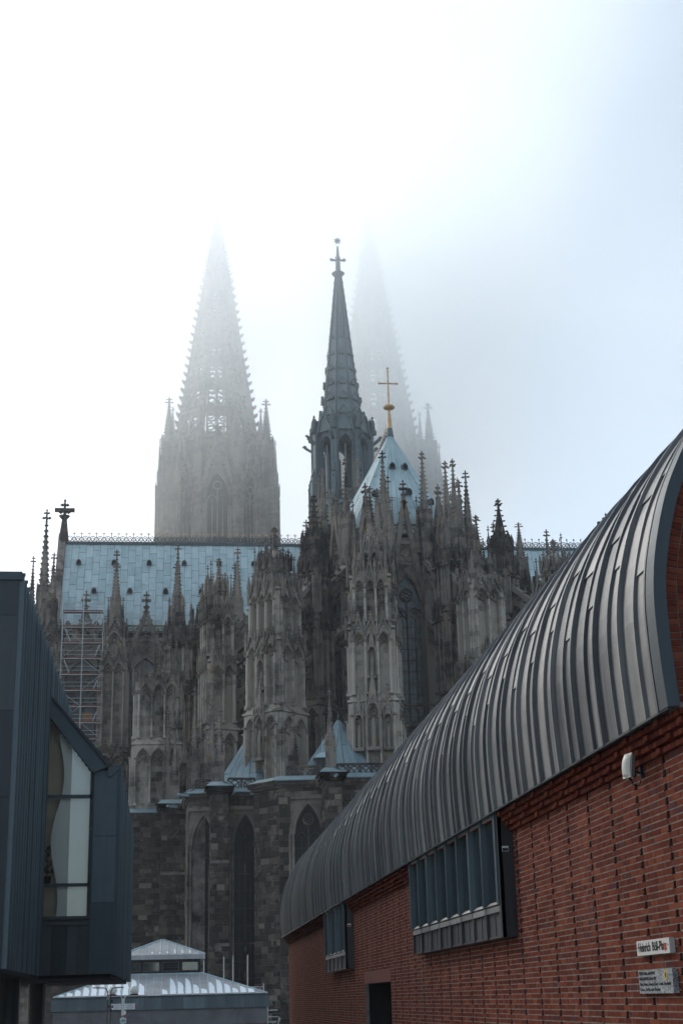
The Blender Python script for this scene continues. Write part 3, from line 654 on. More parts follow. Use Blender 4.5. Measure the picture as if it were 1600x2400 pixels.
# ---------------------------------------------------------------- low pavilion with the stepped pyramid roof
PX, PY = -0.62, 106.0
M['pav_lead'] = mk('dull_roof_lead', _lead((0.22, 0.22, 0.225), (0.36, 0.35, 0.35), (0.50, 0.47, 0.45)), 0.55, 0.0, 0.5)
pav = thing('pavilion', 'low stone pavilion with a stepped lead pyramid roof patched with snow', 'building', (PX, PY, -1.5))
K = 1.0
def sq(m, h, z0, z1): m.box(PX - h, PX + h, PY - h, PY + h, z0, z1)
h_lo, h_up, h_cl = 6.75, 2.85, 2.6
z_f0, z_f1, z_r0, z_r1, z_c1, z_u0, z_ap = 1.28, 1.98, 2.12, 3.52, 4.42, 4.72, 5.78
m = MB(); sq(m, h_lo - 0.06, -1.6, z_f0); m.build('core_wall', 'joint', pav)
# slabs of the wall, course by course
zc = [(-1.5, -0.62, 'pav_wall'), (-0.62, 0.2, 'pav_wall'), (0.2, 0.3, 'pav_red'), (0.3, 0.82, 'pav_wall'), (0.82, z_f0, 'pav_wall')]
for i, (a, b, mt) in enumerate(zc):
    x = PX - h_lo + (0.4 if i % 2 else 0)
    w = 1.25
    x0 = PX - h_lo
    while x0 < PX + h_lo - 0.01:
        x1 = min(x0 + (w if x0 > PX - h_lo + 0.001 or i % 2 else 0.7) * RN.uniform(0.85, 1.15), PX + h_lo)
        m = MB(); m.box(x0 + 0.008, x1 - 0.008, PY - h_lo - RN.uniform(0, 0.01), PY - h_lo + 0.08, a + 0.006, b - 0.006); m.build('wall_slab' if mt == 'pav_wall' else 'red_band_slab', mt, pav)
        x0 = x1
m = MB(); m.box(PX - 0.62, PX - 0.42, PY - h_lo - 0.04, PY - h_lo, -1.5, z_f0); m.build('downpipe', 'lead_dark', pav)
x0 = PX - h_lo - 0.12
while x0 < PX + h_lo + 0.1:
    x1 = min(x0 + 1.38, PX + h_lo + 0.12)
    m = MB(); m.box(x0 + 0.006, x1 - 0.006, PY - h_lo - 0.14, PY - h_lo + 0.3, z_f0, z_f1); m.build('fascia_sheet', 'lead_dark', pav); x0 = x1
m = MB(); sq(m, h_lo + 0.1, z_f1 - 0.05, z_f1 - 0.002); sq(m, h_lo - 0.12, z_f1 - 0.01, z_r0); m.build('gutter', 'lead_dark', pav)
def hip(m, h0, h1, z0, z1):
    a = [(PX - h0, PY - h0, z0), (PX + h0, PY - h0, z0), (PX + h0, PY + h0, z0), (PX - h0, PY + h0, z0)]; b = [(PX - h1, PY - h1, z1), (PX + h1, PY - h1, z1), (PX + h1, PY + h1, z1), (PX - h1, PY + h1, z1)]
    m.add(a + b, [(0, 1, 5, 4), (1, 2, 6, 5), (2, 3, 7, 6), (3, 0, 4, 7), (4, 5, 6, 7), (3, 2, 1, 0)])
m = MB(); hip(m, h_lo, h_cl, z_r0, z_r1); m.build('skirt_roof', 'pav_lead', pav)
m = MB(); hip(m, h_up, 0.06, z_u0, z_ap); hip(m, h_up + 0.02, h_up, z_c1, z_u0); m.build('cap_roof', 'pav_lead', pav)
def slope(x, t, h0, h1, z0, z1, off=0.0):   # point on the front slope; t 0 at the eave
    h = h0 + (h1 - h0) * t; return (x, PY - h - off * 0.3, z0 + (z1 - z0) * t + off)
for (h0, h1, z0, z1, st) in ((h_lo, h_cl, z_r0, z_r1, 0.5), (h_up, 0.06, z_u0, z_ap, 0.5)):
    x = -h0 + 0.25
    while x < h0:
        t1 = 1.0 if abs(x) < h1 else (h0 - abs(x)) / (h0 - h1)
        m = MB(); a = slope(PX + x, 0.0, h0, h1, z0, z1, 0.02); b = slope(PX + x, t1, h0, h1, z0, z1, 0.02); m.tube(a, b, 0.025, 5); m.build('roof_seam', 'lead', pav); x += st
    for sx in (-1, 1):
        m = MB(); m.tube((PX + sx * h0, PY - h0, z0 + 0.03), (PX + sx * h1, PY - h1, z1 + 0.03), 0.045, 6); m.build('hip_roll', 'lead', pav)
m = MB(); sq(m, h_cl - 0.04, z_r1 - 0.1, z_c1 + 0.02); m.build('clerestory_core', 'pole_dark', pav)
for i in range(4):
    a = PX - h_cl + 0.12 + i * 1.28; b = a + 1.0
    m = MB(); m.box(a, b, PY - h_cl - 0.02, PY - h_cl + 0.05, z_r1 + 0.2, z_c1 - 0.2); w = m.build('clerestory_window', 'glass_dark' if i != 2 else 'void', pav)
    m = MB()
    for xa, xb, za, zb in ((a - 0.05, b + 0.05, z_r1 + 0.14, z_r1 + 0.2), (a - 0.05, b + 0.05, z_c1 - 0.2, z_c1 - 0.15), (a - 0.05, a, z_r1 + 0.2, z_c1 - 0.2), (b, b + 0.05, z_r1 + 0.2, z_c1 - 0.2)): m.box(xa, xb, PY - h_cl - 0.05, PY - h_cl + 0.02, za, zb)
    if i == 2:
        for zz in (3.88, 4.02, 4.14): m.box(a, b, PY - h_cl - 0.06, PY - h_cl - 0.03, zz, zz + 0.03)
    m.build('window_frame', 'zinc_bay', w)
m = MB(); m.box(PX - h_cl - 0.1, PX + h_cl + 0.1, PY - h_cl - 0.12, PY - h_cl + 0.0, z_r1 - 0.04, z_r1 + 0.03); m.build('clerestory_sill', 'lead', pav)
# snow lying in the lower part of each roof field, one mass
sn = MB(); rs = random.Random(4)
def patch(xa, xb, t0, t1, h0, h1, z0, z1):
    n = 9; pts = []
    kk = rs.uniform(0.45, 0.7)
    for i in range(n + 1):
        t = t0 + (t1 - t0) * i / n; k = i / n
        xl = xa + 0.02; xr = xa + (xb - xa) * ((0.9 - 0.1 * k) * (1 if k < kk else 0.12 + 0.88 * math.sqrt(max(0, 1 - ((k - kk) / (1 - kk)) ** 1.2))) + rs.uniform(-0.05, 0.05)); xr = max(xl + 0.04, min(xb - 0.03, xr)); pts.append((xl, xr, t))
    vv = []
    for xl, xr, t in pts: vv += [slope(xl, t, h0, h1, z0, z1, 0.03), slope(xr, t, h0, h1, z0, z1, 0.03), slope(xr + 0.01, t, h0, h1, z0, z1, 0.003)]
    sn.add(vv, [f for i in range(n) for f in ((3 * i, 3 * i + 1, 3 * i + 4, 3 * i + 3), (3 * i + 1, 3 * i + 2, 3 * i + 5, 3 * i + 4))])
x = -h_lo + 0.25
while x < h_lo - 0.8:
    c = x + 0.25; tm = min(0.95, (h_lo - abs(c)) / (h_lo - h_cl) * 0.9)
    t1 = min(tm, rs.choice((0.45, 0.6, 0.75, 0.25, 0.55)) if c > -2 else 0.75)
    if t1 > 0.08 and not (-1.0 < c < -0.2): patch(PX + x + 0.03, PX + x + 0.47, 0.03, t1, h_lo, h_cl, z_r0, z_r1)
    x += 0.5
for x in (-0.25, 0.25, 0.75, 1.25, -0.75, 1.75):
    patch(PX + x + 0.03, PX + x + 0.2, 0.05, rs.uniform(0.12, 0.35), h_up, 0.06, z_u0, z_ap)
tag(kind(sn.build('snow', 'snow'), 'stuff'), 'patches of frozen snow on the pavilion roof', 'snow')

# ---------------------------------------------------------------- lamp post, signpost
Y0 = 86.0
def wx(px): return px
lp = tag(put(None, 'street_lamp', None, None, loc=(-2.72, Y0 + 4, -1.5)), 'grey post with two arms carrying white globe lamps before the pavilion', 'lamp')
YA = Y0 + 4
for sx in (-1, 1):
    m = MB(); m.path([(-2.72 + sx * 0.06, YA, -1.5), (-2.72 + sx * 0.06, YA, 1.95), (-2.72 + sx * 0.16, YA, 2.12), (-2.72 + sx * 0.5, YA, 2.14), (-2.72 + sx * 0.85, YA, 2.14)], 0.028, 8); m.build('post', 'steel', lp)
    m = MB()
    for j in range(8):
        a0, a1 = -PI / 2 + PI * j / 8, -PI / 2 + PI * (j + 1) / 8
        m.ngon(-2.72 + sx * 0.62, YA, 2.17 + 0.24 + 0.24 * math.sin(a0), 2.17 + 0.24 + 0.24 * math.sin(a1), max(0.02, 0.27 * math.cos(a0)), max(0.02, 0.27 * math.cos(a1)), 14)
    m.build('lamp_globe', 'globe', lp, smooth=True)
    m = MB(); m.ngon(-2.72 + sx * 0.62, YA, 2.12, 2.2, 0.2, 0.26, 12); m.build('lamp_collar', 'pole_dark', lp)
sp = tag(put(None, 'direction_signpost', None, None, loc=(-2.62, Y0, -1.5)), 'slim post with white red-edged direction arms and a blue cycle sign', 'signpost')
m = MB(); m.tube((-2.60, Y0, -1.5), (-2.60, Y0, 1.95), 0.035, 8); m.build('post', 'steel', sp)
for i in range(3):
    for (a, b) in ((-2.54, -1.92), (-3.28, -2.70)):
        z = 1.63 - i * 0.105
        m = MB(); m.box(a, b, Y0 - 0.06, Y0 - 0.03, z - 0.045, z + 0.045); o = m.build('direction_arm', 'white', sp)
        m = MB(); e = b if a > -2.6 else a; m.box(e - 0.03, e + 0.01, Y0 - 0.066, Y0 - 0.061, z - 0.05, z + 0.05); m.build('arm_edge', 'red', o)
        m = MB(); m.box(a + 0.14, b - 0.12, Y0 - 0.066, Y0 - 0.061, z - 0.008, z + 0.01); m.build('arm_print', 'grey_plastic', o)
m = MB(); m.box(-2.55, -2.44, Y0 - 0.06, Y0 - 0.03, 1.12, 1.3); m.build('small_plate', 'white', sp)
m = MB(); m.box(-2.68, -2.36, Y0 - 0.06, Y0 - 0.03, 0.98, 1.07); m.build('name_plate', mk('faded_red_plate', _flat((0.3, 0.13, 0.13), 0.1), 0.6), sp)
m = MB(); m.box(-2.75, -2.41, Y0 - 0.06, Y0 - 0.03, 0.66, 0.93); cs = m.build('cycle_plate', mk('pale_blue_plate', _flat((0.55, 0.64, 0.68), 0.05), 0.6), sp)
m = MB(); m.at(0, 0, 0)
for cx in (-2.66, -2.5): m.ring(cx, 0.76, 0.05, 0.014, Y0 - 0.066, Y0 - 0.062, 12)
for a in ((-2.66, 0.76, -2.61, 0.84), (-2.61, 0.84, -2.53, 0.84), (-2.53, 0.84, -2.5, 0.76), (-2.61, 0.84, -2.58, 0.76), (-2.58, 0.76, -2.53, 0.84), (-2.66, 0.76, -2.58, 0.76), (-2.62, 0.86, -2.6, 0.86), (-2.53, 0.84, -2.52, 0.88)): m.bar(*a, 0.013, Y0 - 0.066, Y0 - 0.062)
m.build('cycle_symbol', 'black', cs)
tp = tag(put(None, 'signal_mast', None, None, loc=(-3.35, Y0 - 2, -1.5)), 'pair of dark bent masts with hooked tops and small signal heads', 'mast')
YB = Y0 - 2
for x, dx in ((-3.37, -0.5), (-3.20, 0.42)):
    m = MB(); m.path([(x, YB, -1.5), (x, YB, 2.28), (x + dx * 0.12, YB, 2.42), (x + dx * 0.35, YB, 2.5), (x + dx * 1.6, YB, 2.52)], 0.028, 8); m.build('bent_mast', 'pole_dark', tp)
m = MB(); m.box(-3.42, -3.28, YB - 0.1, YB + 0.05, 1.9, 2.13); m.build('control_box', 'grey_plastic', tp)
for x, z in ((-3.13, 1.82), (-3.28, 1.55), (-3.11, 1.55), (-3.17, 1.38)):
    m = MB(); m.frus(x, YB - 0.05, z - 0.07, z + 0.06, 0.1, 0.14, 0.07, 0.1); m.build('signal_head', 'black', tp)
# ---------------------------------------------------------------- tube scaffold at the foot of the church
sc = tag(put(None, 'tube_scaffold', None, None, loc=(6.5, 118, -1.5)), 'bare galvanised tube scaffold at the foot of the chapel wall', 'scaffold')
YS = 117.0
def tubes(name, parent, lst, r=0.045, mat='steel'):
    for a, b in lst:
        m = MB(); m.tube(a, b, r, 6); m.build(name, mat, parent)
ups = [(2.45, 4.95), (3.95, 4.9), (4.65, 4.95), (5.75, 5.0), (6.95, 2.9), (7.25, 2.0), (1.6, 4.7), (1.1, 4.8)]
tubes('standard', sc, [((x, YS, -1.5), (x, YS, z)) for x, z in ups])
tubes('standard', sc, [((x, YS + 1.1, -1.5), (x, YS + 1.1, 2.7)) for x in (3.3, 3.6, 5.1, 6.75)], 0.04)
tubes('ledger', sc, [((2.4, YS, 2.55), (6.95, YS, 2.67)), ((5.7, YS, 1.5), (6.95, YS, 1.52)), ((6.6, YS, 0.95), (8.0, YS, 0.97)), ((6.8, YS, 0.5), (8.0, YS, 0.5)), ((5.0, YS, -0.8), (8.0, YS, -0.75)), ((6.6, YS + 1.1, 0.1), (8, YS + 1.1, 0.12))], 0.04)
tubes('brace', sc, [((3.95, YS - 0.05, 2.55), (4.6, YS - 0.05, 1.5)), ((4.45, YS - 0.05, 2.5), (5.0, YS - 0.05, 1.55))], 0.05)
tubes('brace', sc, [((7.4, YS, -1.5), (8.2, YS, 0.4)), ((7.9, YS, -1.4), (8.1, YS, 0.5))], 0.04)
for x, z in ((3.95, 2.6), (3.4, 2.56), (5.75, 2.72), (6.65, 2.66), (6.65, 1.52), (6.6, 0.95), (5.1, 2.6)):
    m = MB(); m.box(x - 0.06, x + 0.06, YS - 0.07, YS + 0.05, z - 0.06, z + 0.06); m.build('red_coupler', 'red', sc)
# ---------------------------------------------------------------- the cathedral
X0, YC = 23.5, 152.0            # axis of the church, centre of the apse
cath = thing('cathedral', 'sooty gothic cathedral with flying buttresses, pinnacles and twin spires fading into fog', 'cathedral', (X0, YC, -1.5))
def pol(r, th): t = rad(th); return (X0 - r * math.sin(t), YC - r * math.cos(t))

def finial(m, z, s):            # fleuron: stem, two tiers of four leaves, knob
    m.ngon(0, 0, z - 0.2 * s, z + 1.0 * s, 0.1 * s, 0.07 * s, 6)
    for zz, e, r in ((z + 0.3 * s, 0.25 * s, 0.17 * s), (z + 0.78 * s, 0.17 * s, 0.13 * s)):
        for a in range(4):
            c, q = math.cos(a * PI / 2), math.sin(a * PI / 2)
            m.octa(e * c, e * q, zz + 0.05 * s, r * (1.2 if abs(c) > 0.5 else 0.8), r * (1.2 if abs(q) > 0.5 else 0.8), r * 0.95)
    m.octa(0, 0, z + 1.12 * s, 0.1 * s, 0.1 * s, 0.16 * s)
def pinn_mesh(hs, hp, w=1.0, rich=True, fin=1.0):      # shaft height, spire height
    m = MB(); h = w / 2
    m.box(-h, h, -h, h, 0, hs)
    for a in range(4):
        m.at(0, 0, 0, a * PI / 2)
        m.poly([(-h * 1.08, hs - 0.35 * w), (h * 1.08, hs - 0.35 * w), (0, hs + 0.95 * w)], -h * 1.12, -h * 0.6)
        if rich:
            m.bar(-h * 1.1, hs - 0.4 * w, 0, hs + 1.05 * w, 0.12 * w, -h * 1.25, -h * 0.9); m.bar(h * 1.1, hs - 0.4 * w, 0, hs + 1.05 * w, 0.12 * w, -h * 1.25, -h * 0.9)
            for sx in (-1, 1):
                m.box(sx * h * 0.95 - 0.07 * w, sx * h * 0.95 + 0.07 * w, -h * 1.16, -h * 0.95, 0.1 * hs, hs - 0.3 * w)
            m.arch(0, hs - 1.1 * w, h * 0.62, 0.5 * w, 0.1 * w, -h * 1.12, -h * 0.95, 3)
        m.octa(0, -h * 1.1, hs + 1.15 * w, 0.1 * w, 0.1 * w, 0.18 * w)
    m.at()
    for a in range(4):
        c, q = (1, 1, -1, -1)[a] * h * 0.98, (1, -1, -1, 1)[a] * h * 0.98
        m.frus(c, q, hs - 0.3 * w, hs + 0.45 * w, 0.17 * w, 0.17 * w, 0.15 * w, 0.15 * w); m.frus(c, q, hs + 0.45 * w, hs + 1.25 * w, 0.2 * w, 0.2 * w, 0.02, 0.02)
    m.ngon(0, 0, hs, hs + hp, h * 0.92, 0.05 * w, 8, PI / 8)
    n = max(6, int(hp / w * 1.9))
    for i in range(n):
        t = (i + 0.8) / (n + 0.5); z = hs + hp * t; r = h * 0.92 * (1 - t) + 0.05 * w
        for a in range(4):
            ang = PI / 4 + a * PI / 2 ; s_ = 0.165 * w * (1 - 0.4 * t)
            m.octa((r + s_ * 0.55) * math.cos(ang), (r + s_ * 0.55) * math.sin(ang), z, s_, s_, s_ * 0.9)
    finial(m, hs + hp, fin * w)
    return m.mesh('pinnacle')
PIN = {'slim': pinn_mesh(2.6, 6.2), 'mid': pinn_mesh(2.2, 4.6), 'stub': pinn_mesh(1.2, 3.2, 1.0, True, 0.9), 'tall': pinn_mesh(4.5, 7.2), 'fat': pinn_mesh(3.0, 4.2, 1.0, True, 0.75)}
for v in PIN.values(): v.materials.append(M['stone'])
PIN_H = {'slim': 2.6 + 6.2 + 1.28, 'mid': 2.2 + 4.6 + 1.28, 'stub': 1.2 + 3.2 + 1.15, 'tall': 4.5 + 7.2 + 1.28, 'fat': 3 + 4.2 + 0.96}
PDARK = {}
def pinnacle(parent, kind_, x, y, ztop, zbase, w, rot=0.0, dark=False):
    me = PIN[kind_]
    if dark:
        if kind_ not in PDARK: PDARK[kind_] = me.copy(); PDARK[kind_].materials.clear(); PDARK[kind_].materials.append(M['stone_dark'])
        me = PDARK[kind_]
    return put(me, 'pinnacle', None, parent, loc=(x, y, zbase), rz=rot, sc=(w, w, (ztop - zbase) / PIN_H[kind_]))

def arcade(m, w, z0, z1, n, y, gh, proud=0.42, c=None):      # blind lancets on a face that looks along -y, its plane at y; carved work goes to c
    if c is None: c = m
    c.T = m.T
    cw = w / n
    zs = max(z0 + 0.3, z1 - cw * 1.0)
    for i in range(n + 1):
        x = -w / 2 + i * cw
        e = 0.11 if 0 < i < n else 0.19
        m.box(x - e, x + e, y - proud * 0.7, y + 0.02, z0, z1 - 0.05)
        m.ngon(x, y - proud * 0.7 - 0.1, z0 + 0.1, zs, 0.12, 0.12, 6); c.box(x - 0.17, x + 0.17, y - proud - 0.12, y - proud * 0.6, zs, zs + 0.18); m.box(x - 0.17, x + 0.17, y - proud - 0.08, y - proud * 0.6, z0, z0 + 0.25)
        if gh > 0:
            c.frus(x, y - proud - 0.02, z1 - cw * 0.5, z1 + gh * 0.6, 0.2, 0.2, 0.18, 0.18); c.frus(x, y - proud - 0.02, z1 + gh * 0.6, z1 + gh * 1.25, 0.26, 0.26, 0.03, 0.03)
    for i in range(n):
        xc = -w / 2 + (i + 0.5) * cw; hw = cw / 2 - 0.11
        m.spandrel(xc, zs, hw, cw * 0.78, xc - cw / 2, xc + cw / 2, z1, y - proud * 0.7 + 0.03, y + 0.01, 4)
        c.arch(xc, zs, hw - 0.02, cw * 0.76, 0.1, y - proud * 0.7 - 0.1, y - proud * 0.7 + 0.04, 4)
        c.ring(xc, zs + cw * 0.26, hw * 0.42, 0.08, y - 0.16, y, 8)
        for sx in (-1, 1): c.bar(xc + sx * hw * 0.9, zs - cw * 0.15, xc + sx * hw * 0.15, zs + 0.02, 0.07, y - 0.16, y)
        if gh > 0:
            m.poly([(xc - cw / 2 + 0.1, z1 - 0.1), (xc + cw / 2 - 0.1, z1 - 0.1), (xc, z1 + gh * 0.92)], y - proud * 0.7, y - proud * 0.7 + 0.1)
            for sx in (-1, 1):
                c.bar(xc + sx * cw / 2, z1 - cw * 0.35, xc, z1 + gh, 0.15, y - proud - 0.04, y - proud * 0.6)
                c.crock(xc + sx * cw / 2, z1 - cw * 0.2, xc + sx * 0.08, z1 + gh + 0.08, 4, 0.11, y - proud + 0.02)
            c.ring(xc, z1 + gh * 0.2, cw * 0.16, 0.06, y - proud * 0.7 - 0.06, y - proud * 0.7 + 0.02, 8)
            c.frus(xc, y - proud, z1 + gh, z1 + gh + 0.45, 0.1, 0.1, 0.08, 0.08); c.box(xc - 0.2, xc + 0.2, y - proud - 0.06, y - proud + 0.06, z1 + gh + 0.2, z1 + gh + 0.34); c.octa(xc, y - proud, z1 + gh + 0.5, 0.1, 0.1, 0.15)
def pier(name, x, y, rot, stages, pins, mat='stone', zbase=-1.5, label=None):
    # stages: (z0, z1, width, depth, lancets front, lancets side, gable height)
    m = MB(); cv = MB()
    for k, (z0, z1, w, d, nf, ns, gh) in enumerate(stages):
        m.at(x, y, 0, rot); cr = 0.3 if nf else 0.0; m.box(-w / 2 + cr, w / 2 - cr, -d / 2 + cr, d / 2 - cr, z0, z1)
        if k + 1 < len(stages):
            w2, d2 = stages[k + 1][2], stages[k + 1][3]
            m.frus(0, 0, z1 - 0.02, z1 + 0.55, w + 0.25, d + 0.25, w2 + 0.05, d2 + 0.05)
            m.box(-w / 2 - 0.3, w / 2 + 0.3, -d / 2 - 0.3, d / 2 + 0.3, z1 - 0.22, z1)
        else:
            m.frus(0, 0, z1 - 0.01, z1 + 1.4, w + 0.1, d + 0.1, w * 0.4, d * 0.4)
        if nf:
            m.at(x, y, 0, rot); arcade(m, w - 0.3, z0 + 0.45, z1 - 0.3, nf, -d / 2 + 0.3, gh, 0.82, c=cv); m.box(-w / 2, w / 2, -d / 2, d / 2, z0, z0 + 0.45); m.box(-w / 2, w / 2, -d / 2, d / 2, z1 - 0.3, z1)
            for a in (-PI / 2, PI / 2): m.at(x, y, 0, rot + a); arcade(m, d - 0.3, z0 + 0.45, z1 - 0.3, ns, -w / 2 + 0.3, gh, 0.82, c=cv)
    o = m.build(name, mat, cath)
    if cv.v: kind(cv.build('carved_gables', 'stone_carved' if mat == 'stone_pale' else 'stone_dark', o), 'stuff')
    if label: o['label'] = label
    c, q = math.cos(rot), math.sin(rot)
    for (kd, dx, dy, zt, zb, wd, *dk) in pins:
        pinnacle(o, kd, x + c * dx - q * dy, y + q * dx + c * dy, zt, zb, wd, rot, bool(dk and dk[0]))
    return o
def niche(parent, x, y, rot, z0, z1, w):     # tabernacle with a canopy in front of a pier, a statue inside
    m = MB(); m.at(x, y, 0, rot); h = w / 2
    for sx in (-1, 1):
        m.ngon(sx * h, -w * 0.5, z0, z0 + (z1 - z0) * 0.5, 0.08, 0.08, 6); m.frus(sx * h, -w * 0.5, z0 + (z1 - z0) * 0.5, z0 + (z1 - z0) * 0.8, 0.18, 0.18, 0.03, 0.03)
    zs = z0 + (z1 - z0) * 0.45
    m.box(-h * 1.1, h * 1.1, -w * 0.7, 0.1, z0 - 0.3, z0)
    m.arch(0, zs, h * 0.8, w * 0.6, 0.12, -w * 0.62, -w * 0.45, 4)
    for sx in (-1, 1): m.bar(sx * h, zs, 0, zs + w * 1.15, 0.12, -w * 0.66, -w * 0.5); m.crock(sx * h, zs + 0.1, 0, zs + w * 1.25, 4, 0.09, -w * 0.6)
    m.frus(0, -w * 0.3, zs + w * 0.5, z1, w * 0.7, w * 0.6, 0.05, 0.05)
    for i in range(6):
        t = (i + 1) / 7; 
        for sx in (-1, 1): m.octa(sx * w * 0.36 * (1 - t), -w * 0.3 - w * 0.3 * (1 - t), zs + w * 0.5 + (z1 - zs - w * 0.5) * t, 0.09, 0.09, 0.09)
    m.octa(0, -w * 0.3, z1 + 0.1, 0.16, 0.16, 0.16)
    # statue: robe, shoulders, head
    m.ngon(0, -w * 0.32, z0, z0 + (zs - z0) * 0.55, w * 0.19, w * 0.2, 8); m.ngon(0, -w * 0.32, z0 + (zs - z0) * 0.55, z0 + (zs - z0) * 0.8, w * 0.2, w * 0.09, 8); m.octa(0, -w * 0.34, z0 + (zs - z0) * 0.9, 0.12, 0.12, 0.16)
    return m.build('tabernacle', 'stone', parent)

def gothic_bay(name, x, y, rot, w, z0, z1, hw, sill, spring, apex, lights, gable=0.0, dp=0.9, mat='stone', tstep=1.15, balus=True, fin=1.6, glass='church_glass'):
    # wall bay looking along local -y, window with mullions and tracery, gable with finial, parapet
    m = MB(); m.at(x, y, 0, rot); h = w / 2; ah = apex - spring
    m.box(-h, -hw, 0, dp, z0, spring); m.box(hw, h, 0, dp, z0, spring); m.box(-hw, hw, 0, dp, z0, sill)
    m.spandrel(0, spring, hw, ah, -h, h, z1, 0, dp, 7)
    m.box(-hw, hw, dp + 0.5, dp + 0.6, sill, apex)
    for e, yy in ((0.0, -0.22), (0.28, -0.1)): m.arch(0, spring, hw + e, ah + e * 1.3, 0.22, yy, 0.05, 7)
    for sx in (-1, 1):
        for e, yy in ((0.12, -0.12), (0.42, -0.05)): m.ngon(sx * (hw + e), yy, sill, spring, 0.12, 0.12, 6)
    m.box(-h, h, -0.25, 0.0, z1 - 0.35, z1)
    m.frus(0, 0.1, sill - 0.5, sill, 2 * hw + 0.4, 0.9, 2 * hw, 0.2)
    wall = m.build(name, mat, cath)
    g = MB(); g.at(x, y, 0, rot); a = g.apts(0, spring, hw, ah, 7); g.poly([(-hw, sill), (hw, sill)] + a[::-1], 0.52, 0.58)
    t = MB(); t.at(x, y, 0, rot); y0, y1 = 0.3, 0.6
    lw = 2 * hw / lights
    for i in range(1, lights): t.box(-hw + i * lw - 0.075, -hw + i * lw + 0.075, y0 + (0 if i * 2 == lights else 0.08), y1, sill, spring + (ah * 0.35 if i * 2 == lights else 0.0))
    for i in range(lights): t.arch(-hw + (i + 0.5) * lw, spring - lw * 0.55, lw / 2 - 0.07, lw * 0.7, 0.08, y0 + 0.08, y1, 4)
    if lights >= 4:
        for sx in (-1, 1):
            t.arch(sx * hw / 2, spring - 0.1, hw / 2 - 0.05, hw * 0.62, 0.1, y0, y1, 5); t.ring(sx * hw / 2, spring + hw * 0.18, hw * 0.22, 0.1, y0, y1, 12)
            for k in range(4): t.ring(sx * hw / 2 + hw * 0.1 * math.cos(k * PI / 2), spring + hw * 0.18 + hw * 0.1 * math.sin(k * PI / 2), hw * 0.09, 0.05, y0 + 0.05, y1, 8)
    rz = spring + ah * 0.50; rr = hw * 0.40
    t.ring(0, rz, rr, 0.13, y0, y1, 16)
    for k in range(6): t.ring(rr * 0.56 * math.cos(k * PI / 3 + PI / 6), rz + rr * 0.56 * math.sin(k * PI / 3 + PI / 6), rr * 0.27, 0.07, y0 + 0.05, y1, 8)
    t.arch(0, spring, hw - 0.1, ah - 0.12, 0.12, y0, y1, 7)
    zz = sill + tstep
    while zz < spring: t.box(-hw, hw, y0 + 0.16, y1 - 0.02, zz - 0.03, zz + 0.03); zz += tstep
    for i in range(lights): t.box(-hw + (i + 0.5) * lw - 0.02, -hw + (i + 0.5) * lw + 0.02, y0 + 0.18, y1 - 0.02, sill, spring - 0.1)
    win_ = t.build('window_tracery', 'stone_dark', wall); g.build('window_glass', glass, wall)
    if gable:
        q = MB(); q.at(x, y, 0, rot); gb_ = spring + ah * 0.35
        for sx in (-1, 1):
            q.bar(sx * (h - 0.25), gb_, 0, gable, 0.45, -0.5, 0.05); q.bar(sx * (h - 0.65), gb_, 0, gable - 1.0, 0.16, -0.3, 0.02)
            q.crock(sx * (h - 0.1), gb_ + 0.4, sx * 0.15, gable + 0.3, 9, 0.22, -0.25)
        H = gable - apex
        q.ring(0, apex + H * 0.28, H * 0.19, 0.13, -0.25, 0.0, 14)
        for k in range(6): q.ring(H * 0.105 * math.cos(k * PI / 3), apex + H * 0.28 + H * 0.105 * math.sin(k * PI / 3), H * 0.05, 0.06, -0.2, 0, 7)
        for sx in (-1, 1): q.ring(sx * h * 0.42, apex - H * 0.02, H * 0.1, 0.1, -0.25, 0, 10)
        q.ring(0, apex + H * 0.62, H * 0.09, 0.1, -0.25, 0, 10)
        q.frus(0, -0.2, gable - 0.2, gable + 0.9, 0.5, 0.5, 0.3, 0.3)
        q.build('window_gable', mat, wall)
        f_ = MB(); finial(f_, 0, 1.0); f_.box(-0.4, 0.4, -0.1, 0.1, 0.3, 0.48); f_.ngon(0, 0, -0.35, -0.15, 0.2, 0.28, 8)
        f_.build('finial', mat, wall, loc=(x + 0.2 * math.sin(rot), y - 0.2 * math.cos(rot), gable + 0.9), rz=rot, sc=(fin, fin, fin))
    if balus:
        q = MB(); q.at(x, y, 0, rot); q.box(-h, h, -0.1, 0.1, z1 + 1.7, z1 + 1.9); q.box(-h, h, -0.12, 0.12, z1, z1 + 0.2)
        n = max(3, int(w / 0.75))
        for i in range(n + 1): q.box(-h + i * w / n - 0.07, -h + i * w / n + 0.07, -0.08, 0.08, z1 + 0.2, z1 + 1.7)
        for i in range(n): q.arch(-h + (i + 0.5) * w / n, z1 + 1.0, w / n / 2 - 0.09, w / n * 0.6, 0.07, -0.08, 0.06, 3)
        q.build('parapet', mat, wall)
    return wall
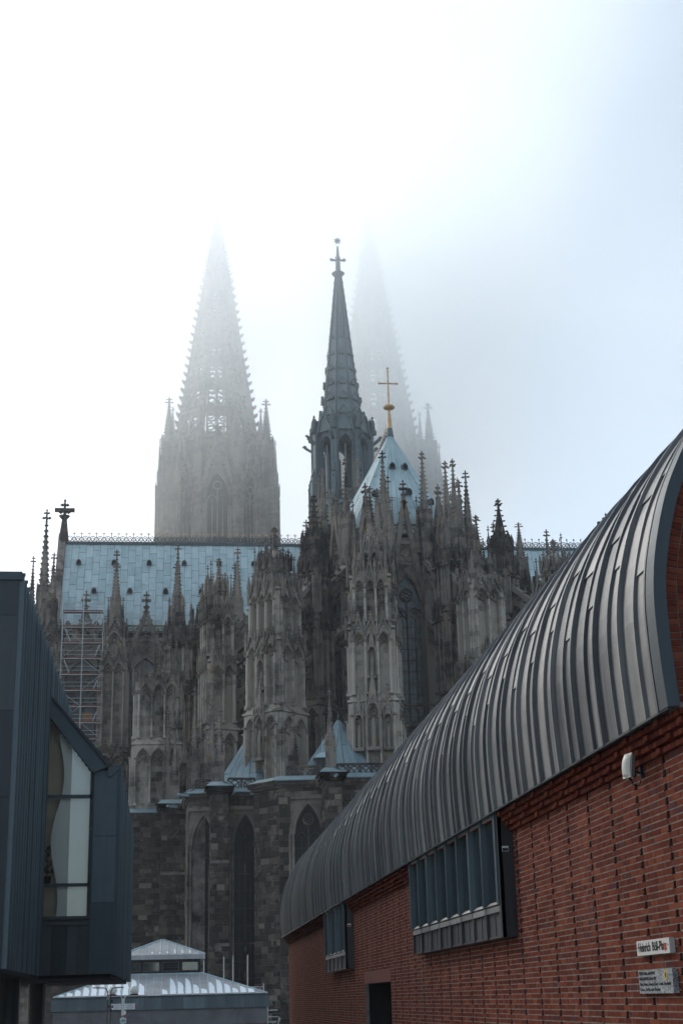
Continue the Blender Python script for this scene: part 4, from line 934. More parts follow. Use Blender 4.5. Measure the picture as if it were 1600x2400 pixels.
def flyer(p, q_, zi, zo, zspr, th=0.8, mat='stone'):   # from the wall p to the pier q_: zi/zo top heights, zspr arch springing at the pier
    L_ = math.hypot(q_[0] - p[0], q_[1] - p[1]); rot = math.atan2(q_[1] - p[1], q_[0] - p[0])
    m = MB(); m.at(p[0], p[1], 0, rot); h = th / 2
    m.bar(-0.3, zi, L_ + 0.3, zo, 0.5, -h - 0.1, h + 0.1); m.bar(0, zi - 1.5, L_, zo - 1.5, 0.3, -h, h)
    n = 10; pts = []
    for i in range(n + 1):
        x = L_ * i / n; pts.append((x, zspr + (zi - 2.1 - zspr) * math.sqrt(max(0, 1 - (i / n) ** 2))))
    for a, b in zip(pts, pts[1:]): m.bar(a[0], a[1], b[0], b[1], 0.5, -h, h); 
    for (x, z) in pts[1:-1]:
        zt = zi - 1.5 + (zo - zi) * x / L_
        if zt - z > 0.3: m.bar(x, z, x, zt, 0.2, -h * 0.7, h * 0.7)
    k = int(L_ / 0.8)
    for i in range(k):
        x = (i + 0.5) * L_ / k; z = zi + (zo - zi) * (i + 0.5) / k
        m.ring(x, z - 0.85, 0.32, 0.12, -h * 0.6, h * 0.6, 8); m.octa(x, 0, z + 0.42, 0.28, 0.24, 0.3); m.octa(x + 0.12, 0, z + 0.75, 0.14, 0.14, 0.2)
    # solid spandrel near the pier
    m.poly([pts[-1], (L_, zo - 1.5), (pts[-3][0], zi - 1.5 + (zo - zi) * 0.8), pts[-3], pts[-2]], -h * 0.55, h * 0.55)
    return m.build('flying_buttress', mat, cath)
def loft(name, mat, rings, parent, cap=True):
    n = len(rings[0]); vv = [p for r in rings for p in r]; m = MB()
    ff = [(k * n + i, k * n + (i + 1) % n, (k + 1) * n + (i + 1) % n, (k + 1) * n + i) for k in range(len(rings) - 1) for i in range(n)]
    m.add(vv, ff + ([tuple(range((len(rings) - 1) * n, len(rings) * n))] if cap else [])); return m.build(name, mat, parent)

# --- apse and straight choir
RA = 7.55
side = 2 * RA * math.tan(rad(15))
for th in (90, 60, 30, 0, -30, -60, -90):
    x, y = pol(RA, th)
    gothic_bay('apse_bay', x, y, -rad(th), side + 0.02, 20, 46.6, side / 2 - 0.36, 27.2, 38.6, 43.3, 4, 51.0 if abs(th) < 90 else 0, fin=1.15, mat='stone_carved')
for th in (75, 45, 15, -15, -45, -75):
    x, y = pol(RA / math.cos(rad(15)) + 0.35, th)
    m = MB(); m.at(x, y, 0, -rad(th)); m.box(-0.5, 0.5, -0.5, 0.9, 20, 47.5)
    for sx in (-0.5, 0.5): m.ngon(sx, -0.5, 26, 46.8, 0.13, 0.13, 6)
    o = m.build('apse_buttress', 'stone', cath); pinnacle(o, 'tall', x, y, 56.6, 45.2, 1.15, -rad(th)); 
    pinnacle(o, 'slim', x - 0.85 * math.cos(rad(th)), y + 0.85 * math.sin(rad(th)), 51.5, 45.2, 0.42, -rad(th)); pinnacle(o, 'slim', x + 0.85 * math.cos(rad(th)), y - 0.85 * math.sin(rad(th)), 51.5, 45.2, 0.42, -rad(th))
for sx in (-1, 1):
    for k in range(4):
        yb = YC + 2.0 + 3.8 + k * 7.6
        gothic_bay('choir_bay', X0 + sx * RA, yb, (-PI / 2 if sx < 0 else PI / 2), 7.6, 20, 46.6, 3.0, 27.2, 37.6, 43.3, 4, 51.0, fin=1.4, mat='stone_carved')
        x = X0 + sx * (RA + 0.4); m = MB(); m.box(x - 0.7, x + 0.7, yb - 3.8 - 0.6, yb - 3.8 + 0.6, 20, 47.6); o = m.build('choir_buttress', 'stone', cath); pinnacle(o, 'tall', x, yb - 3.8, 57, 45.4, 1.25)
# body behind the windows
def poly12(r, z, ex=0): return [(*pol(r / math.cos(rad(15)), a), z) for a in (105, 75, 45, 15, -15, -45, -75, -105)]
m = MB(); b_ = [(*pol(RA - 1.5, a)[:2],) for a in (90, 60, 30, 0, -30, -60, -90)]; b_ = [(X0 - RA + 1.5, 186)] + b_ + [(X0 + RA - 1.5, 186)]
n = len(b_); m.add([(x, y, -1.5) for x, y in b_] + [(x, y, 47) for x, y in b_], [tuple(range(n, 2 * n))] + [(i, (i + 1) % n, n + (i + 1) % n, n + i) for i in range(n)]); m.build('choir_core', 'void', cath)
# choir roof: ridge, polygonal end
RE, ZE, ZR = 7.4, 47.6, 61.6
ev = [(*pol(RE / math.cos(rad(15)), a), ZE) for a in (75, 45, 15, -15, -45, -75)]
tip = (X0, YC, ZR)
m = MB(); pts = [(X0 - RE, 190, ZE), (X0 - RE, YC + 1.5, ZE)] + ev + [(X0 + RE, YC + 1.5, ZE), (X0 + RE, 190, ZE), tip, (X0, 190, ZR)]
m.add(pts, [(0, 1, 10, 11), (8, 9, 11, 10)] + [(i, i + 1, 10) for i in range(1, 8)]); m.build('choir_roof', 'lead_dark', cath)
# lead sheets on the polygonal end, seam by seam
sh = MB()
def sheet(m, a, b, c, d, off):
    a, b, c, d = (Vector(p) for p in (a, b, c, d)); nn = (b - a).cross(d - a)
    if nn.length < 1e-9: nn = (c - a).cross(d - a)
    nn = nn.normalized() * off
    if nn.z < 0: nn = -nn
    vv = [tuple(p + nn) for p in (a, b, c, d)] + [tuple(p) for p in (a, b, c, d)]
    m.add(vv, [(0, 1, 2, 3), (0, 4, 5, 1), (1, 5, 6, 2), (2, 6, 7, 3), (3, 7, 4, 0)])
def lerp(a, b, t): return tuple(a[i] + (b[i] - a[i]) * t for i in range(3))
cone = [(X0 - RE, YC + 1.5, ZE)] + ev + [(X0 + RE, YC + 1.5, ZE)]
rs = random.Random(9)
for i in range(7):
    A, B = cone[i], cone[i + 1]; nsub = 5 if 1 <= i <= 5 else 3
    for j in range(nsub):
        a, b = lerp(A, B, j / nsub), lerp(A, B, (j + 1) / nsub); t = 0.0; 
        t = rs.uniform(-0.12, 0.0)
        while t < 0.985:
            t2 = min(t + 0.17, 0.985); ta = max(t, 0)
            if t2 > ta: sheet(sh, lerp(lerp(a, tip, ta), lerp(b, tip, ta), 0.03), lerp(lerp(b, tip, ta), lerp(a, tip, ta), 0.03), lerp(lerp(b, tip, t2 - 0.003), lerp(a, tip, t2), 0.03), lerp(lerp(a, tip, t2 - 0.003), lerp(b, tip, t2), 0.03), 0.06 + rs.uniform(0, 0.04))
            t = t2
for sx in (-1, 1):
    for k in range(36):
        y0 = YC + 1.5 + k * 1.0; y1 = y0 + 0.97
        for q in range(5):
            za, zb = q / 5, (q + 1) / 5 - 0.004
            f_ = lambda y, t: (X0 + sx * RE * (1 - t), y, ZE + (ZR - ZE) * t)
            sheet(sh, f_(y0, za), f_(y1, za), f_(y1, zb), f_(y0, zb), 0.06)
kind(sh.build('choir_roof_sheets', 'lead', cath), 'stuff')
vent_m = MB(); vent_m.poly([(-0.35, 0), (0.35, 0), (0.32, 0.4), (0.18, 0.62), (0, 0.7), (-0.18, 0.62), (-0.32, 0.4)], -0.35, 0.5); VENT = vent_m.mesh('roof_vent')
vh = MB(); vh.poly([(-0.26, 0.04), (0.26, 0.04), (0.24, 0.38), (0, 0.58), (-0.24, 0.38)], -0.37, -0.34); VHOLE = vh.mesh('vent_opening')
def vent(x, y, z, rot=0.0):
    o = put(VENT, 'roof_vent', 'lead_dark', cath, loc=(x, y, z), rz=rot); put(VHOLE, 'vent_opening', 'void', o, loc=(x, y, z), rz=rot)
for th, t in ((-20, 0.62), (-12, 0.36), (6, 0.62), (30, 0.36), (14, 0.28), (-40, 0.3)):
    r = (RE + 0.12) * (1 - t) / math.cos(rad((th + 15) % 30 - 15)) * 1.0; x, y = pol(r, th); vent(x, y, ZE + (ZR - ZE) * t + 0.05, -rad(th))
# gilded cross over the apse
cx = MB(); cx.ngon(X0, YC, 61.2, 62.3, 0.45, 0.28, 10); cx.build('cross_foot', 'lead_dark', cath)
g = MB(); g.ngon(X0, YC, 62.2, 64.4, 0.3, 0.16, 10)
for j in range(6):
    a0, a1 = -PI / 2 + PI * j / 6, -PI / 2 + PI * (j + 1) / 6; g.ngon(X0, YC, 64.75 + 0.32 * math.sin(a0), 64.75 + 0.32 * math.sin(a1), max(0.1, 0.68 * math.cos(a0)), max(0.1, 0.68 * math.cos(a1)), 12)
g.ngon(X0, YC, 65.1, 69.2, 0.11, 0.07, 8)
g.box(X0 - 0.95, X0 + 0.95, YC - 0.06, YC + 0.06, 67.6, 67.73)
for x, z in ((X0 - 1.0, 67.66), (X0 + 1.0, 67.66), (X0, 69.15), (X0, 69.5)): g.octa(x, YC, z, 0.17, 0.1, 0.2)
for x, z in ((X0 - 0.7, 67.66), (X0 + 0.7, 67.66), (X0, 68.6), (X0, 66.5), (X0, 65.8), (X0, 67.66)): g.octa(x, YC, z, 0.14, 0.14, 0.14)
g.build('gilded_cross', 'gold', cath)
# ridge crests with gilded tips
tipm = MB(); tipm.octa(0, 0, 0.16, 0.07, 0.07, 0.3); tipm.octa(0, 0, 0.1, 0.24, 0.07, 0.09); tipm.octa(-0.2, 0, 0.2, 0.06, 0.06, 0.1); tipm.octa(0.2, 0, 0.2, 0.06, 0.06, 0.1); TIP = tipm.mesh('gilded_tip')
def crest(p, q_, z, sp, golden):
    L_ = math.hypot(q_[0] - p[0], q_[1] - p[1]); rot = math.atan2(q_[1] - p[1], q_[0] - p[0]); n = int(L_ / sp); m = MB(); m.at(p[0], p[1], 0, rot)
    m.box(0, L_, -0.12, 0.12, z, z + 0.18); m.box(0, L_, -0.04, 0.04, z + 0.22, z + 0.30)
    for i in range(n):
        x = (i + 0.5) * sp
        for sx in (-1, 1):
            m.ring(x + sx * sp / 2, z + 0.72, sp * 0.34, 0.09, -0.04, 0.04, 8, PI * (0.0 if sx > 0 else 0.0), PI * 2)
            m.bar(x, z + 0.3, x + sx * sp / 2, z + 0.85, 0.08, -0.04, 0.04); m.bar(x + sx * sp / 2, z + 0.3, x, z + 1.0, 0.08, -0.04, 0.04)
        m.bar(x, z + 0.3, x, z + 1.3, 0.07, -0.04, 0.04)
        put(TIP, 'gilded_tip', 'gold', cath, loc=(p[0] + x * math.cos(rot), p[1] + x * math.sin(rot), z + 1.3), rz=rot) if golden else m.octa(x, 0, z + 1.45, 0.14, 0.06, 0.22)
    m.build('ridge_crest', 'lead_dark', cath)
YT = 197.0
crest((-14.6, YT), (19.0, YT), 62.2, 1.02, True)
crest((X0, YC + 0.6), (X0, 189), 61.7, 1.0, True)
crest((28.5, YT), (60.5, YT), 62.0, 1.02, False)

# --- rings of buttress piers and flyers
def up(z0, w, d): return z0
OUT_ST = lambda z0, k=1.0: [(z0, 27.4, 4.3 * k, 3.9 * k, 3, 2, 0.0), (27.4, 34.2, 3.95 * k, 3.6 * k, 3, 2, 1.1), (34.2, 39.2, 3.5 * k, 3.2 * k, 3, 2, 1.5), (39.2, 42.0, 2.0 * k, 2.0 * k, 2, 2, 1.2)]
IN_ST = [(20, 29, 2.5, 2.3, 2, 2, 0), (29, 37.6, 2.2, 2.1, 2, 2, 1.0), (37.6, 43.0, 1.9, 1.9, 2, 2, 1.2)]
for th in (75, 45, 15, -15, -45, -75):
    r = -rad(th); k = 0.72 if abs(th) == 75 else (0.80 if th == -15 else 0.95)
    ro = 19.8
    x, y = pol(ro, th); e = 1.5 * k
    if th != -75:
        ztop = {15: 48.6, 45: 46.0, 75: 45.4, -15: 45.8, -45: 45}[th]
        st = OUT_ST(19.8, k)
        if th == -15: st = [(19.8, 30.8, 3.4, 3.2, 2, 2, 0.6), (30.8, 38.6, 2.9, 2.8, 2, 2, 0.9)]
        pp = [('tall', 0, 0, ztop, 39.2 if th != -15 else 38.0, 1.25 * (0.85 if th == 75 else 1), th == 45 and 0)]
        pp += [('slim', sx * e, sy * e * 0.9, 43.2 + RN.uniform(-0.6, 0.9), 38.2, 0.46) for sx in (-1, 1) for sy in (-1, 1)] + [('slim', sx * e * 0.55, -e * 0.95, 44.6 + RN.uniform(-0.8, 0.8), 39.0, 0.4) for sx in (-1, 1)]
        pp += [('slim', sx * e * 1.18, -e * 1.15, 31.6 + RN.uniform(-0.4, 0.6), 26.6, 0.36) for sx in (-1, 1)]
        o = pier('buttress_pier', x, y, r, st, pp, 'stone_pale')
        c, s_ = math.sin(rad(th)), math.cos(rad(th))
        dd = (3.9 if th != -15 else 3.2) * k / 2
        niche(o, x - c * dd, y - s_ * dd, r, 23.0, 30.4, 1.25 * k); niche(o, x - c * (dd - 0.2), y - s_ * (dd - 0.2), r, 29.6, 34.4, 0.9 * k)
        if th == 15:
            niche(o, x - c * dd - 1.3, y - s_ * dd + 0.3, r, 23.0, 28.6, 0.8); niche(o, x - c * dd + 1.3, y - s_ * dd - 0.3, r, 23.0, 28.6, 0.8)
    x2, y2 = pol(13.6, th)
    dark = abs(th) == 45
    pi_ = [('fat' if dark else 'tall', 0, 0, {15: 50.5, 45: 51.0, 75: 48.5, -15: 53.6, -45: 50.8, -75: 50.2}[th], 42.6 if dark else 43.0, 1.75 if dark else 1.2, dark)]
    pi_ += [('slim', sx * 0.8, -0.75, 46.8 + RN.uniform(-0.8, 0.8), 42.4, 0.38) for sx in (-1, 1)]
    if th in (-15, 15): pi_ += [('slim', 1.15, -0.4, 51.8, 42.6, 0.62), ('slim', 0.9, 0.8, 50.6, 42.6, 0.55)]
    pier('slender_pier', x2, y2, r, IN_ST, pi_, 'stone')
    pw = pol(RA + 0.9, th); pi1 = pol(12.6, th); pi2 = pol(14.8, th); po = pol(ro - 1.5, th)
    flyer(pw, pi1, 44.6, 40.4, 37.0); flyer(pw, pi1, 38.2, 34.8, 31.5)
    if th != -75: flyer(pi2, po, 41.2, 37.4, 34.4); flyer(pi2, po, 33.8, 30.6, 27.6)
for k in range(4):
    yb = YC + 2.0 + 7.6 * (k + 0.5)
    for sx in (-1, 1):
        if sx > 0 and k > 1: continue
        xi, xo = X0 + sx * 13.6, X0 + sx * 20.6
        pier('slender_pier', xi, yb, 0.0, IN_ST, [('fat' if (k == 1) else 'tall', 0, 0, 51.2 + 0.6 * k, 43, 1.5 if k == 1 else 0.95, k == 1)] + [('slim', a * 0.8, -0.75, 46.6 + RN.uniform(-0.6, 0.8), 42.4, 0.38) for a in (-1, 1)], 'stone')
        if sx < 0: pier('buttress_pier', xo, yb + 1, 0.0, OUT_ST(19.8, 0.72), [('tall', 0, 0, 46.0 + k, 39.5, 1.05)] + [('slim', a * 1.2, b * 1.0, 43.4 + RN.uniform(-0.6, 0.9), 38.6, 0.42) for a in (-1, 1) for b in (-1, 1)], 'stone')
        flyer((X0 + sx * (RA + 0.9), yb), (X0 + sx * 12.6, yb), 44.6, 40.4, 37.0); flyer((X0 + sx * (RA + 0.9), yb), (X0 + sx * 12.6, yb), 38.2, 34.8, 31.5)
        if sx < 0: flyer((X0 + sx * 14.8, yb), (X0 + sx * 19.4, yb), 41.2, 37.4, 34.4); flyer((X0 + sx * 14.8, yb), (X0 + sx * 19.4, yb), 33.8, 30.6, 27.6)
# aisle and ambulatory body below the clerestory
m = MB(); R1 = 14.6
b_ = [(X0 - 19.5, 186), (X0 - 19.5, 155)] + [pol(R1, a) for a in (75, 45, 15, -15, -45, -75)] + [(X0 + 19.5, 155), (X0 + 19.5, 186)]
n = len(b_); m.add([(x, y, -1.5) for x, y in b_] + [(x, y, 24.4) for x, y in b_], [tuple(range(n, 2 * n))] + [(i, (i + 1) % n, n + (i + 1) % n, n + i) for i in range(n)]); m.build('aisle_walls', 'stone_dark', cath)
# triforium band with shafts between the piers, gap shade put into the dark stone
for th in (60, 30, 0, -30):
    x, y = pol(R1 - 0.4, th); w = 2 * R1 * math.tan(rad(15)) - 0.6
    gothic_bay('ambulatory_bay', x, y, -rad(th), w, 17, 26.4, w / 2 - 0.9, 19.5, 23.2, 25.6, 4, 0, mat='stone_dark', balus=True)

# --- the broad corner pier left of the choir, transept piers
o = pier('corner_pier', -1.65, 152.6, 0.0, [(20.0, 26.8, 4.7, 4.2, 3, 3, 0.0), (26.8, 33.4, 4.2, 3.8, 3, 3, 1.3)],
     [('slim', a * 1.75, -1.6, 37.2 + 0.4 * a, 32.8, 0.4) for a in (-1, 1)] + [('slim', -0.4, -1.6, 36.4, 32.8, 0.36)], 'stone_pale')
pier('corner_pier', 0.15, 153.2, 0.0, [(33.2, 38.2, 1.7, 1.7, 2, 2, 1.1)], [('tall', 0, 0, 46.0, 38.0, 0.95), ('slim', -0.8, -0.6, 42.6, 37.6, 0.42), ('slim', 0.75, -0.6, 42.2, 37.6, 0.42)], 'stone_pale')
niche(o, 1.0, 150.4, 0.0, 21.2, 27.6, 1.1); niche(o, 0.3, 150.6, 0.0, 28.5, 34, 0.9)
flyer((2.0, 160), (0.2, 154.6), 36.8, 34.4, 29.5)
for x, y, zt in ((-7.6, 183.0, 55.2), (0.2, 184, 56.5), (7.9, 184, 56.0), (-15.6, 184, 55)):
    o = pier('transept_pier', x, y, 0.0, [(18, 31, 3.2, 3.2, 2, 2, 1.0), (31, 42.4, 2.9, 2.9, 2, 2, 1.2), (42.4, 46.5, 1.9, 1.9, 1, 1, 1.2)],
         [('tall', 0, 0, zt + 2.0, 45.8, 1.15)] + [('slim', a * 1.2, b * 1.1, 47.5 + RN.uniform(-1, 1), 41.6, 0.5) for a in (-1, 1) for b in (-1, 1)], 'stone')
    flyer((x, 189.3), (x, 184.6), 45.2, 41.5, 38.5)
# --- south transept: clerestory bays, wall below, roof
for k, xc in enumerate((-11.7, -3.85, 3.95, 11.7)):
    gothic_bay('transept_bay', xc, 189.6, 0.0, 7.8, 20, 46.9, 3.2, 28, 38.6, 44.4, 4, 50.6, dp=1.0, fin=1.55)
for xc in (-7.8, 0.05, 7.8):
    m = MB(); m.box(xc - 0.8, xc + 0.8, 188.6, 189.9, 20, 48.0); o = m.build('transept_buttress', 'stone', cath)
    pinnacle(o, 'tall', xc, 189.0, 57.3, 46.5, 1.3)
    for a in (-1, 1): pinnacle(o, 'slim', xc + a * 0.95, 188.6, 52.4, 46.8, 0.5)
m = MB(); m.box(-15.5, 16, 190.8, 203, -1.5, 46.5); m.build('transept_core', 'void', cath)
m = MB(); m.box(-15, 15, 182.6, 190.5, -1.5, 27.5); m.build('transept_aisle', 'stone_dark', cath)
def troof(xa, xb, ze, zr, name, pieces):
    y0, y1 = 189.9, YT
    m = MB(); m.add([(xa, y0, ze), (xb, y0, ze), (xb, y1, zr), (xa, y1, zr), (xa, 2 * y1 - y0, ze), (xb, 2 * y1 - y0, ze)], [(0, 1, 2, 3), (3, 2, 5, 4), (0, 3, 4), (1, 5, 2)]); m.build(name, 'lead_dark', cath)
    w = 0.96; n = int((xb - xa) / w); rows = 7; L_ = math.hypot(y1 - y0, zr - ze); ny, nz_ = -(zr - ze) / L_, (y1 - y0) / L_
    jm = MB(); cache = {}
    for i in range(n):
        off = ((i * 7) % 5) / 5.0
        for j in range(rows + 1):
            t0, t1 = max(0, (j - off) / rows), min(1, (j + 1 - off) / rows - 0.004)
            if t1 - t0 < 0.02: continue
            key = (round(t0, 4), round(t1, 4), i % 3)
            h = 0.05 + 0.022 * (i % 3)
            if pieces:
                if key not in cache:
                    q = MB(); pa, pb = (y0 + (y1 - y0) * t0, ze + (zr - ze) * t0), (y0 + (y1 - y0) * t1, ze + (zr - ze) * t1)
                    sheet(q, (0.02, *pa), (w - 0.02, *pa), (w - 0.02, *pb), (0.02, *pb), h); cache[key] = q.mesh('roof_sheet')
                put(cache[key], 'roof_sheet', 'lead', cath, loc=(xa + i * w, 0, 0))
            else:
                pa, pb = (y0 + (y1 - y0) * t0, ze + (zr - ze) * t0), (y0 + (y1 - y0) * t1, ze + (zr - ze) * t1); x_ = xa + i * w
                sheet(jm, (x_ + 0.02, *pa), (x_ + w - 0.02, *pa), (x_ + w - 0.02, *pb), (x_ + 0.02, *pb), h)
    if not pieces: kind(jm.build('roof_sheets', 'lead', cath), 'stuff')
    m = MB(); m.box(xa, xb, YT - 0.35, YT + 0.35, zr - 0.2, zr + 0.2); m.box(xa, xb, y0 - 0.15, y0 + 0.2, ze - 0.25, ze + 0.05); m.build('ridge_roll', 'lead_dark', cath)
troof(-15.2, 20.5, 48.0, 62.2, 'transept_roof', True)
troof(28, 61, 48.0, 62.0, 'transept_roof', False)
def rvent(x, t): vent(x, 189.9 + (YT - 189.9) * t - 0.15, 48.0 + 14.2 * t)
for i in range(7): rvent(-13.2 + i * 4.75, 0.745); rvent(-10.9 + i * 4.75, 0.42)
for x in (-14, -12.2, -10.3): rvent(x, 0.05)
# south gable seen edge on, corner turrets, big finial
m = MB(); m.poly([(189.2, 40), (204.8, 40), (204.8, 47), (YT, 63.6), (189.2, 47)], 0, 1); m.v = [(-16.2 + y * 1.0, x, z) for x, y, z in m.v]
m.box(-16.3, -15.1, 188.6, 205.4, -1.5, 44); o = m.build('transept_gable', 'stone', cath)
f_ = MB(); finial(f_, 1.6, 2.1); f_.ngon(0, 0, -2.2, 1.6, 0.75, 0.3, 8); f_.ngon(0, 0, 1.3, 1.75, 0.45, 0.8, 8); f_.box(-1.35, 1.35, -0.22, 0.22, 2.35, 2.85)
f_.build('finial', 'stone_dark', o, loc=(-15.5, YT, 64.4), sc=(1, 1, 1.0))
for i in range(14):
    pass
for x, y, zt, w in ((-17.2, 189.2, 64.6, 1.5), (-18.6, 188.2, 57.8, 0.95), (-16.1, 188.4, 56.5, 0.8), (-17.4, 187.4, 55.6, 0.7), (-19.4, 189.2, 53.5, 0.6)):
    m = MB(); m.box(x - w * 0.62, x + w * 0.62, y - w * 0.62, y + w * 0.62, 20, 47.5); m.at(x, y, 0, 0); arcade(m, w * 1.1, 38, 46.5, 1, -w * 0.62, 1.0); m.at()
    o = m.build('corner_turret', 'stone', cath); pinnacle(o, 'tall', x, y, zt, 46.0, w)
m = MB(); m.box(-19.6, -15.3, 187.2, 190.5, -1.5, 46.2); m.box(-20, -15, 186.9, 190.8, 46.2, 46.9); m.build('transept_corner', 'stone', cath)
# north transept: pinnacles and gable cross that show over the museum roof
for x, y, zt, zb, w in ((40.6, 152, 50.6, 40, 1.0), (42.2, 155, 50.2, 40, 1.0), (36.5, 160, 54, 44, 1.0), (50, 189, 55, 45, 1.2)):
    m = MB(); m.box(x - w, x + w, y - w, y + w, 20, zb + 1); m.at(x, y, 0, 0); arcade(m, w * 1.8, zb - 6, zb + 0.6, 2, -w, 0.9); m.at(); o = m.build('transept_pier', 'stone', cath); pinnacle(o, 'tall', x, y, zt, zb, w)
f_ = MB(); finial(f_, 0.6, 2.1); f_.ngon(0, 0, -2.2, 0.8, 0.75, 0.3, 8); f_.box(-1.35, 1.35, -0.22, 0.22, 1.35, 1.85); f_.build('finial', 'stone_dark', cath, loc=(61.6, YT, 64.4))
m = MB(); m.poly([(189.5, 40), (204.5, 40), (204.5, 47), (YT, 63), (189.5, 47)], 0, 1); m.v = [(61.0 + y, x, z) for x, y, z in m.v]; m.build('transept_gable', 'stone', cath)
# --- crossing fleche
fx, fy = X0, YT
fl = put(None, 'crossing_tower', None, cath)
m = MB()
m.ngon(fx, fy, 52, 67.2, 4.3, 4.3, 8, PI / 8); m.ngon(fx, fy, 67.1, 67.8, 4.7, 4.5, 8, PI / 8)
m.build('tower_base', 'lead_spire', fl)
m = MB(); m.ngon(fx, fy, 78.6, 80.3, 4.0, 4.3, 8, PI / 8); m.build('gallery', 'lead_spire', fl)
for a in range(8):
    t = PI / 8 + a * PI / 4; c, s_ = math.cos(t), math.sin(t); x, y = fx + 3.85 * c, fy + 3.85 * s_
    m = MB(); m.at(x, y, 0, t); m.box(-0.55, 0.75, -0.42, 0.42, 60, 78.8)
    for zz in range(18): m.box(-0.58, 0.78, -0.45, 0.45, 61 + zz, 61.06 + zz)
    m.box(0.5, 1.3, -0.3, 0.3, 60, 71); m.frus(0.9, 0, 71, 73.2, 0.8, 0.6, 0.05, 0.05)
    m.build('lantern_column', 'lead_spire', fl)
    pinnacle(fl, 'mid', fx + 5.0 * c, fy + 5.0 * s_, 72.5, 60.5, 0.75, t, True)
    # openings: pointed heads between the columns, parapet at the foot, canopied gable above
    t2 = a * PI / 4; m = MB(); m.at(fx + 3.45 * math.cos(t2 + PI / 2 + PI), fy + 3.45 * math.sin(t2 + PI / 2 + PI), 0, t2)
    m.spandrel(0, 76.0, 1.05, 1.9, -1.3, 1.3, 78.6, -0.2, 0.25, 5); m.arch(0, 76.0, 1.0, 1.8, 0.2, -0.35, -0.1, 5)
    m.box(-1.3, 1.3, -0.3, 0.0, 67.8, 68.1); m.box(-1.3, 1.3, -0.3, 0.0, 69.3, 69.5)
    for i in range(5): m.box(-1.25 + i * 0.6, -1.15 + i * 0.6, -0.2, -0.1, 68.1, 69.3)
    for i in range(4): m.ring(-0.9 + i * 0.6, 68.7, 0.22, 0.07, -0.2, -0.1, 8)
    m.box(-0.12, 0.12, -0.1, 0.12, 67.8, 76.4)
    # bent hood ribs rising to the gallery of angels
    for i in range(8):
        u0, u1 = i / 8, (i + 1) / 8
        m.bar(-1.3 + 1.3 * u0, 77.6 + 3.2 * math.sin(u0 * PI / 2), -1.3 + 1.3 * u1, 77.6 + 3.2 * math.sin(u1 * PI / 2), 0.22, -0.85, -0.45); m.bar(1.3 - 1.3 * u0, 77.6 + 3.2 * math.sin(u0 * PI / 2), 1.3 - 1.3 * u1, 77.6 + 3.2 * math.sin(u1 * PI / 2), 0.22, -0.85, -0.45)
    m.poly([(-1.25, 78.4), (1.25, 78.4), (0.9, 79.9), (0, 80.8), (-0.9, 79.9)], -0.6, -0.4)
    m.octa(0, -0.65, 81.2, 0.3, 0.2, 0.4)
    m.build('lantern_opening', 'lead_spire', fl)
    m = MB(); X_, Y_ = fx + 4.55 * c, fy + 4.55 * s_
    m.ngon(X_, Y_, 78.4, 78.9, 0.55, 0.6, 8); m.ngon(X_, Y_, 78.9, 80.3, 0.42, 0.3, 8); m.ngon(X_, Y_, 80.3, 80.7, 0.34, 0.14, 8); m.octa(X_, Y_, 80.95, 0.2, 0.2, 0.28); m.octa(X_ - s_ * 0.35, Y_ + c * 0.35, 80.1, 0.3, 0.3, 0.55); m.octa(X_ + s_ * 0.35, Y_ - c * 0.35, 80.1, 0.3, 0.3, 0.55)
    m.build('angel_statue', 'person_grey', fl)
    m = MB(); m.at(fx, fy, 0, t); m.bar(4.2, 76.6, 5.6, 77.6, 0.35, -0.2, 0.2); m.octa(5.7, 0, 77.8, 0.4, 0.22, 0.3); m.build('gargoyle', 'lead_spire', fl)
m = MB(); m.ngon(fx, fy, 80.0, 104.6, 2.95, 0.4, 8, PI / 8)
m.build('spire', 'lead_spire', fl)
dm_ = MB()
for a in range(8):
    t = PI / 8 + a * PI / 4
    for i in range(40):
        u0, u1 = i / 40, (i + 1) / 40; r0, r1 = 3.0 + (0.43 - 3.0) * u0, 3.0 + (0.43 - 3.0) * u1
        if i % 2 == 0 and i > 2: dm_.octa(fx + (r0 + 0.1) * math.cos(t), fy + (r0 + 0.1) * math.sin(t), 80 + 24.6 * u0, 0.16, 0.16, 0.2)
    m = MB(); m.tube((fx + 3.0 * math.cos(t), fy + 3.0 * math.sin(t), 80), (fx + 0.43 * math.cos(t), fy + 0.43 * math.sin(t), 104.6), 0.13, 6); m.build('spire_rib', 'lead_spire', fl)
    t2 = a * PI / 4
    for j, (u, s_) in enumerate(((0.05, 0.95), (0.15, 0.82), (0.25, 0.68), (0.35, 0.55), (0.45, 0.42), (0.56, 0.3))):
        r = (2.95 + (0.4 - 2.95) * u) * math.cos(PI / 8); z = 80 + 24.6 * u
        q = MB(); q.at(fx + r * math.sin(t2), fy - r * math.cos(t2), 0, t2); q.poly([(-0.75 * s_, z), (0.75 * s_, z), (0.6 * s_, z + 0.7 * s_), (0, z + 1.25 * s_), (-0.6 * s_, z + 0.7 * s_)], -0.55 * s_, 0.3); q.bar(-0.85 * s_, z + 0.1, 0, z + 1.45 * s_, 0.16, -0.7 * s_, -0.2); q.bar(0.85 * s_, z + 0.1, 0, z + 1.45 * s_, 0.16, -0.7 * s_, -0.2)
        q.build('spire_lucarne', 'lead_spire', fl)
kind(dm_.build('spire_crockets', 'lead_spire', fl), 'stuff')
m = MB(); m.ngon(fx, fy, 104.3, 104.9, 0.5, 1.0, 10); m.ngon(fx, fy, 104.9, 105.3, 1.0, 0.5, 10); m.ngon(fx, fy, 105.2, 109.5, 0.42, 0.14, 8)
m.box(fx - 0.95, fx + 0.95, fy - 0.15, fy + 0.15, 107.05, 107.3); m.box(fx - 0.15, fx + 0.15, fy - 0.95, fy + 0.95, 107.05, 107.3)
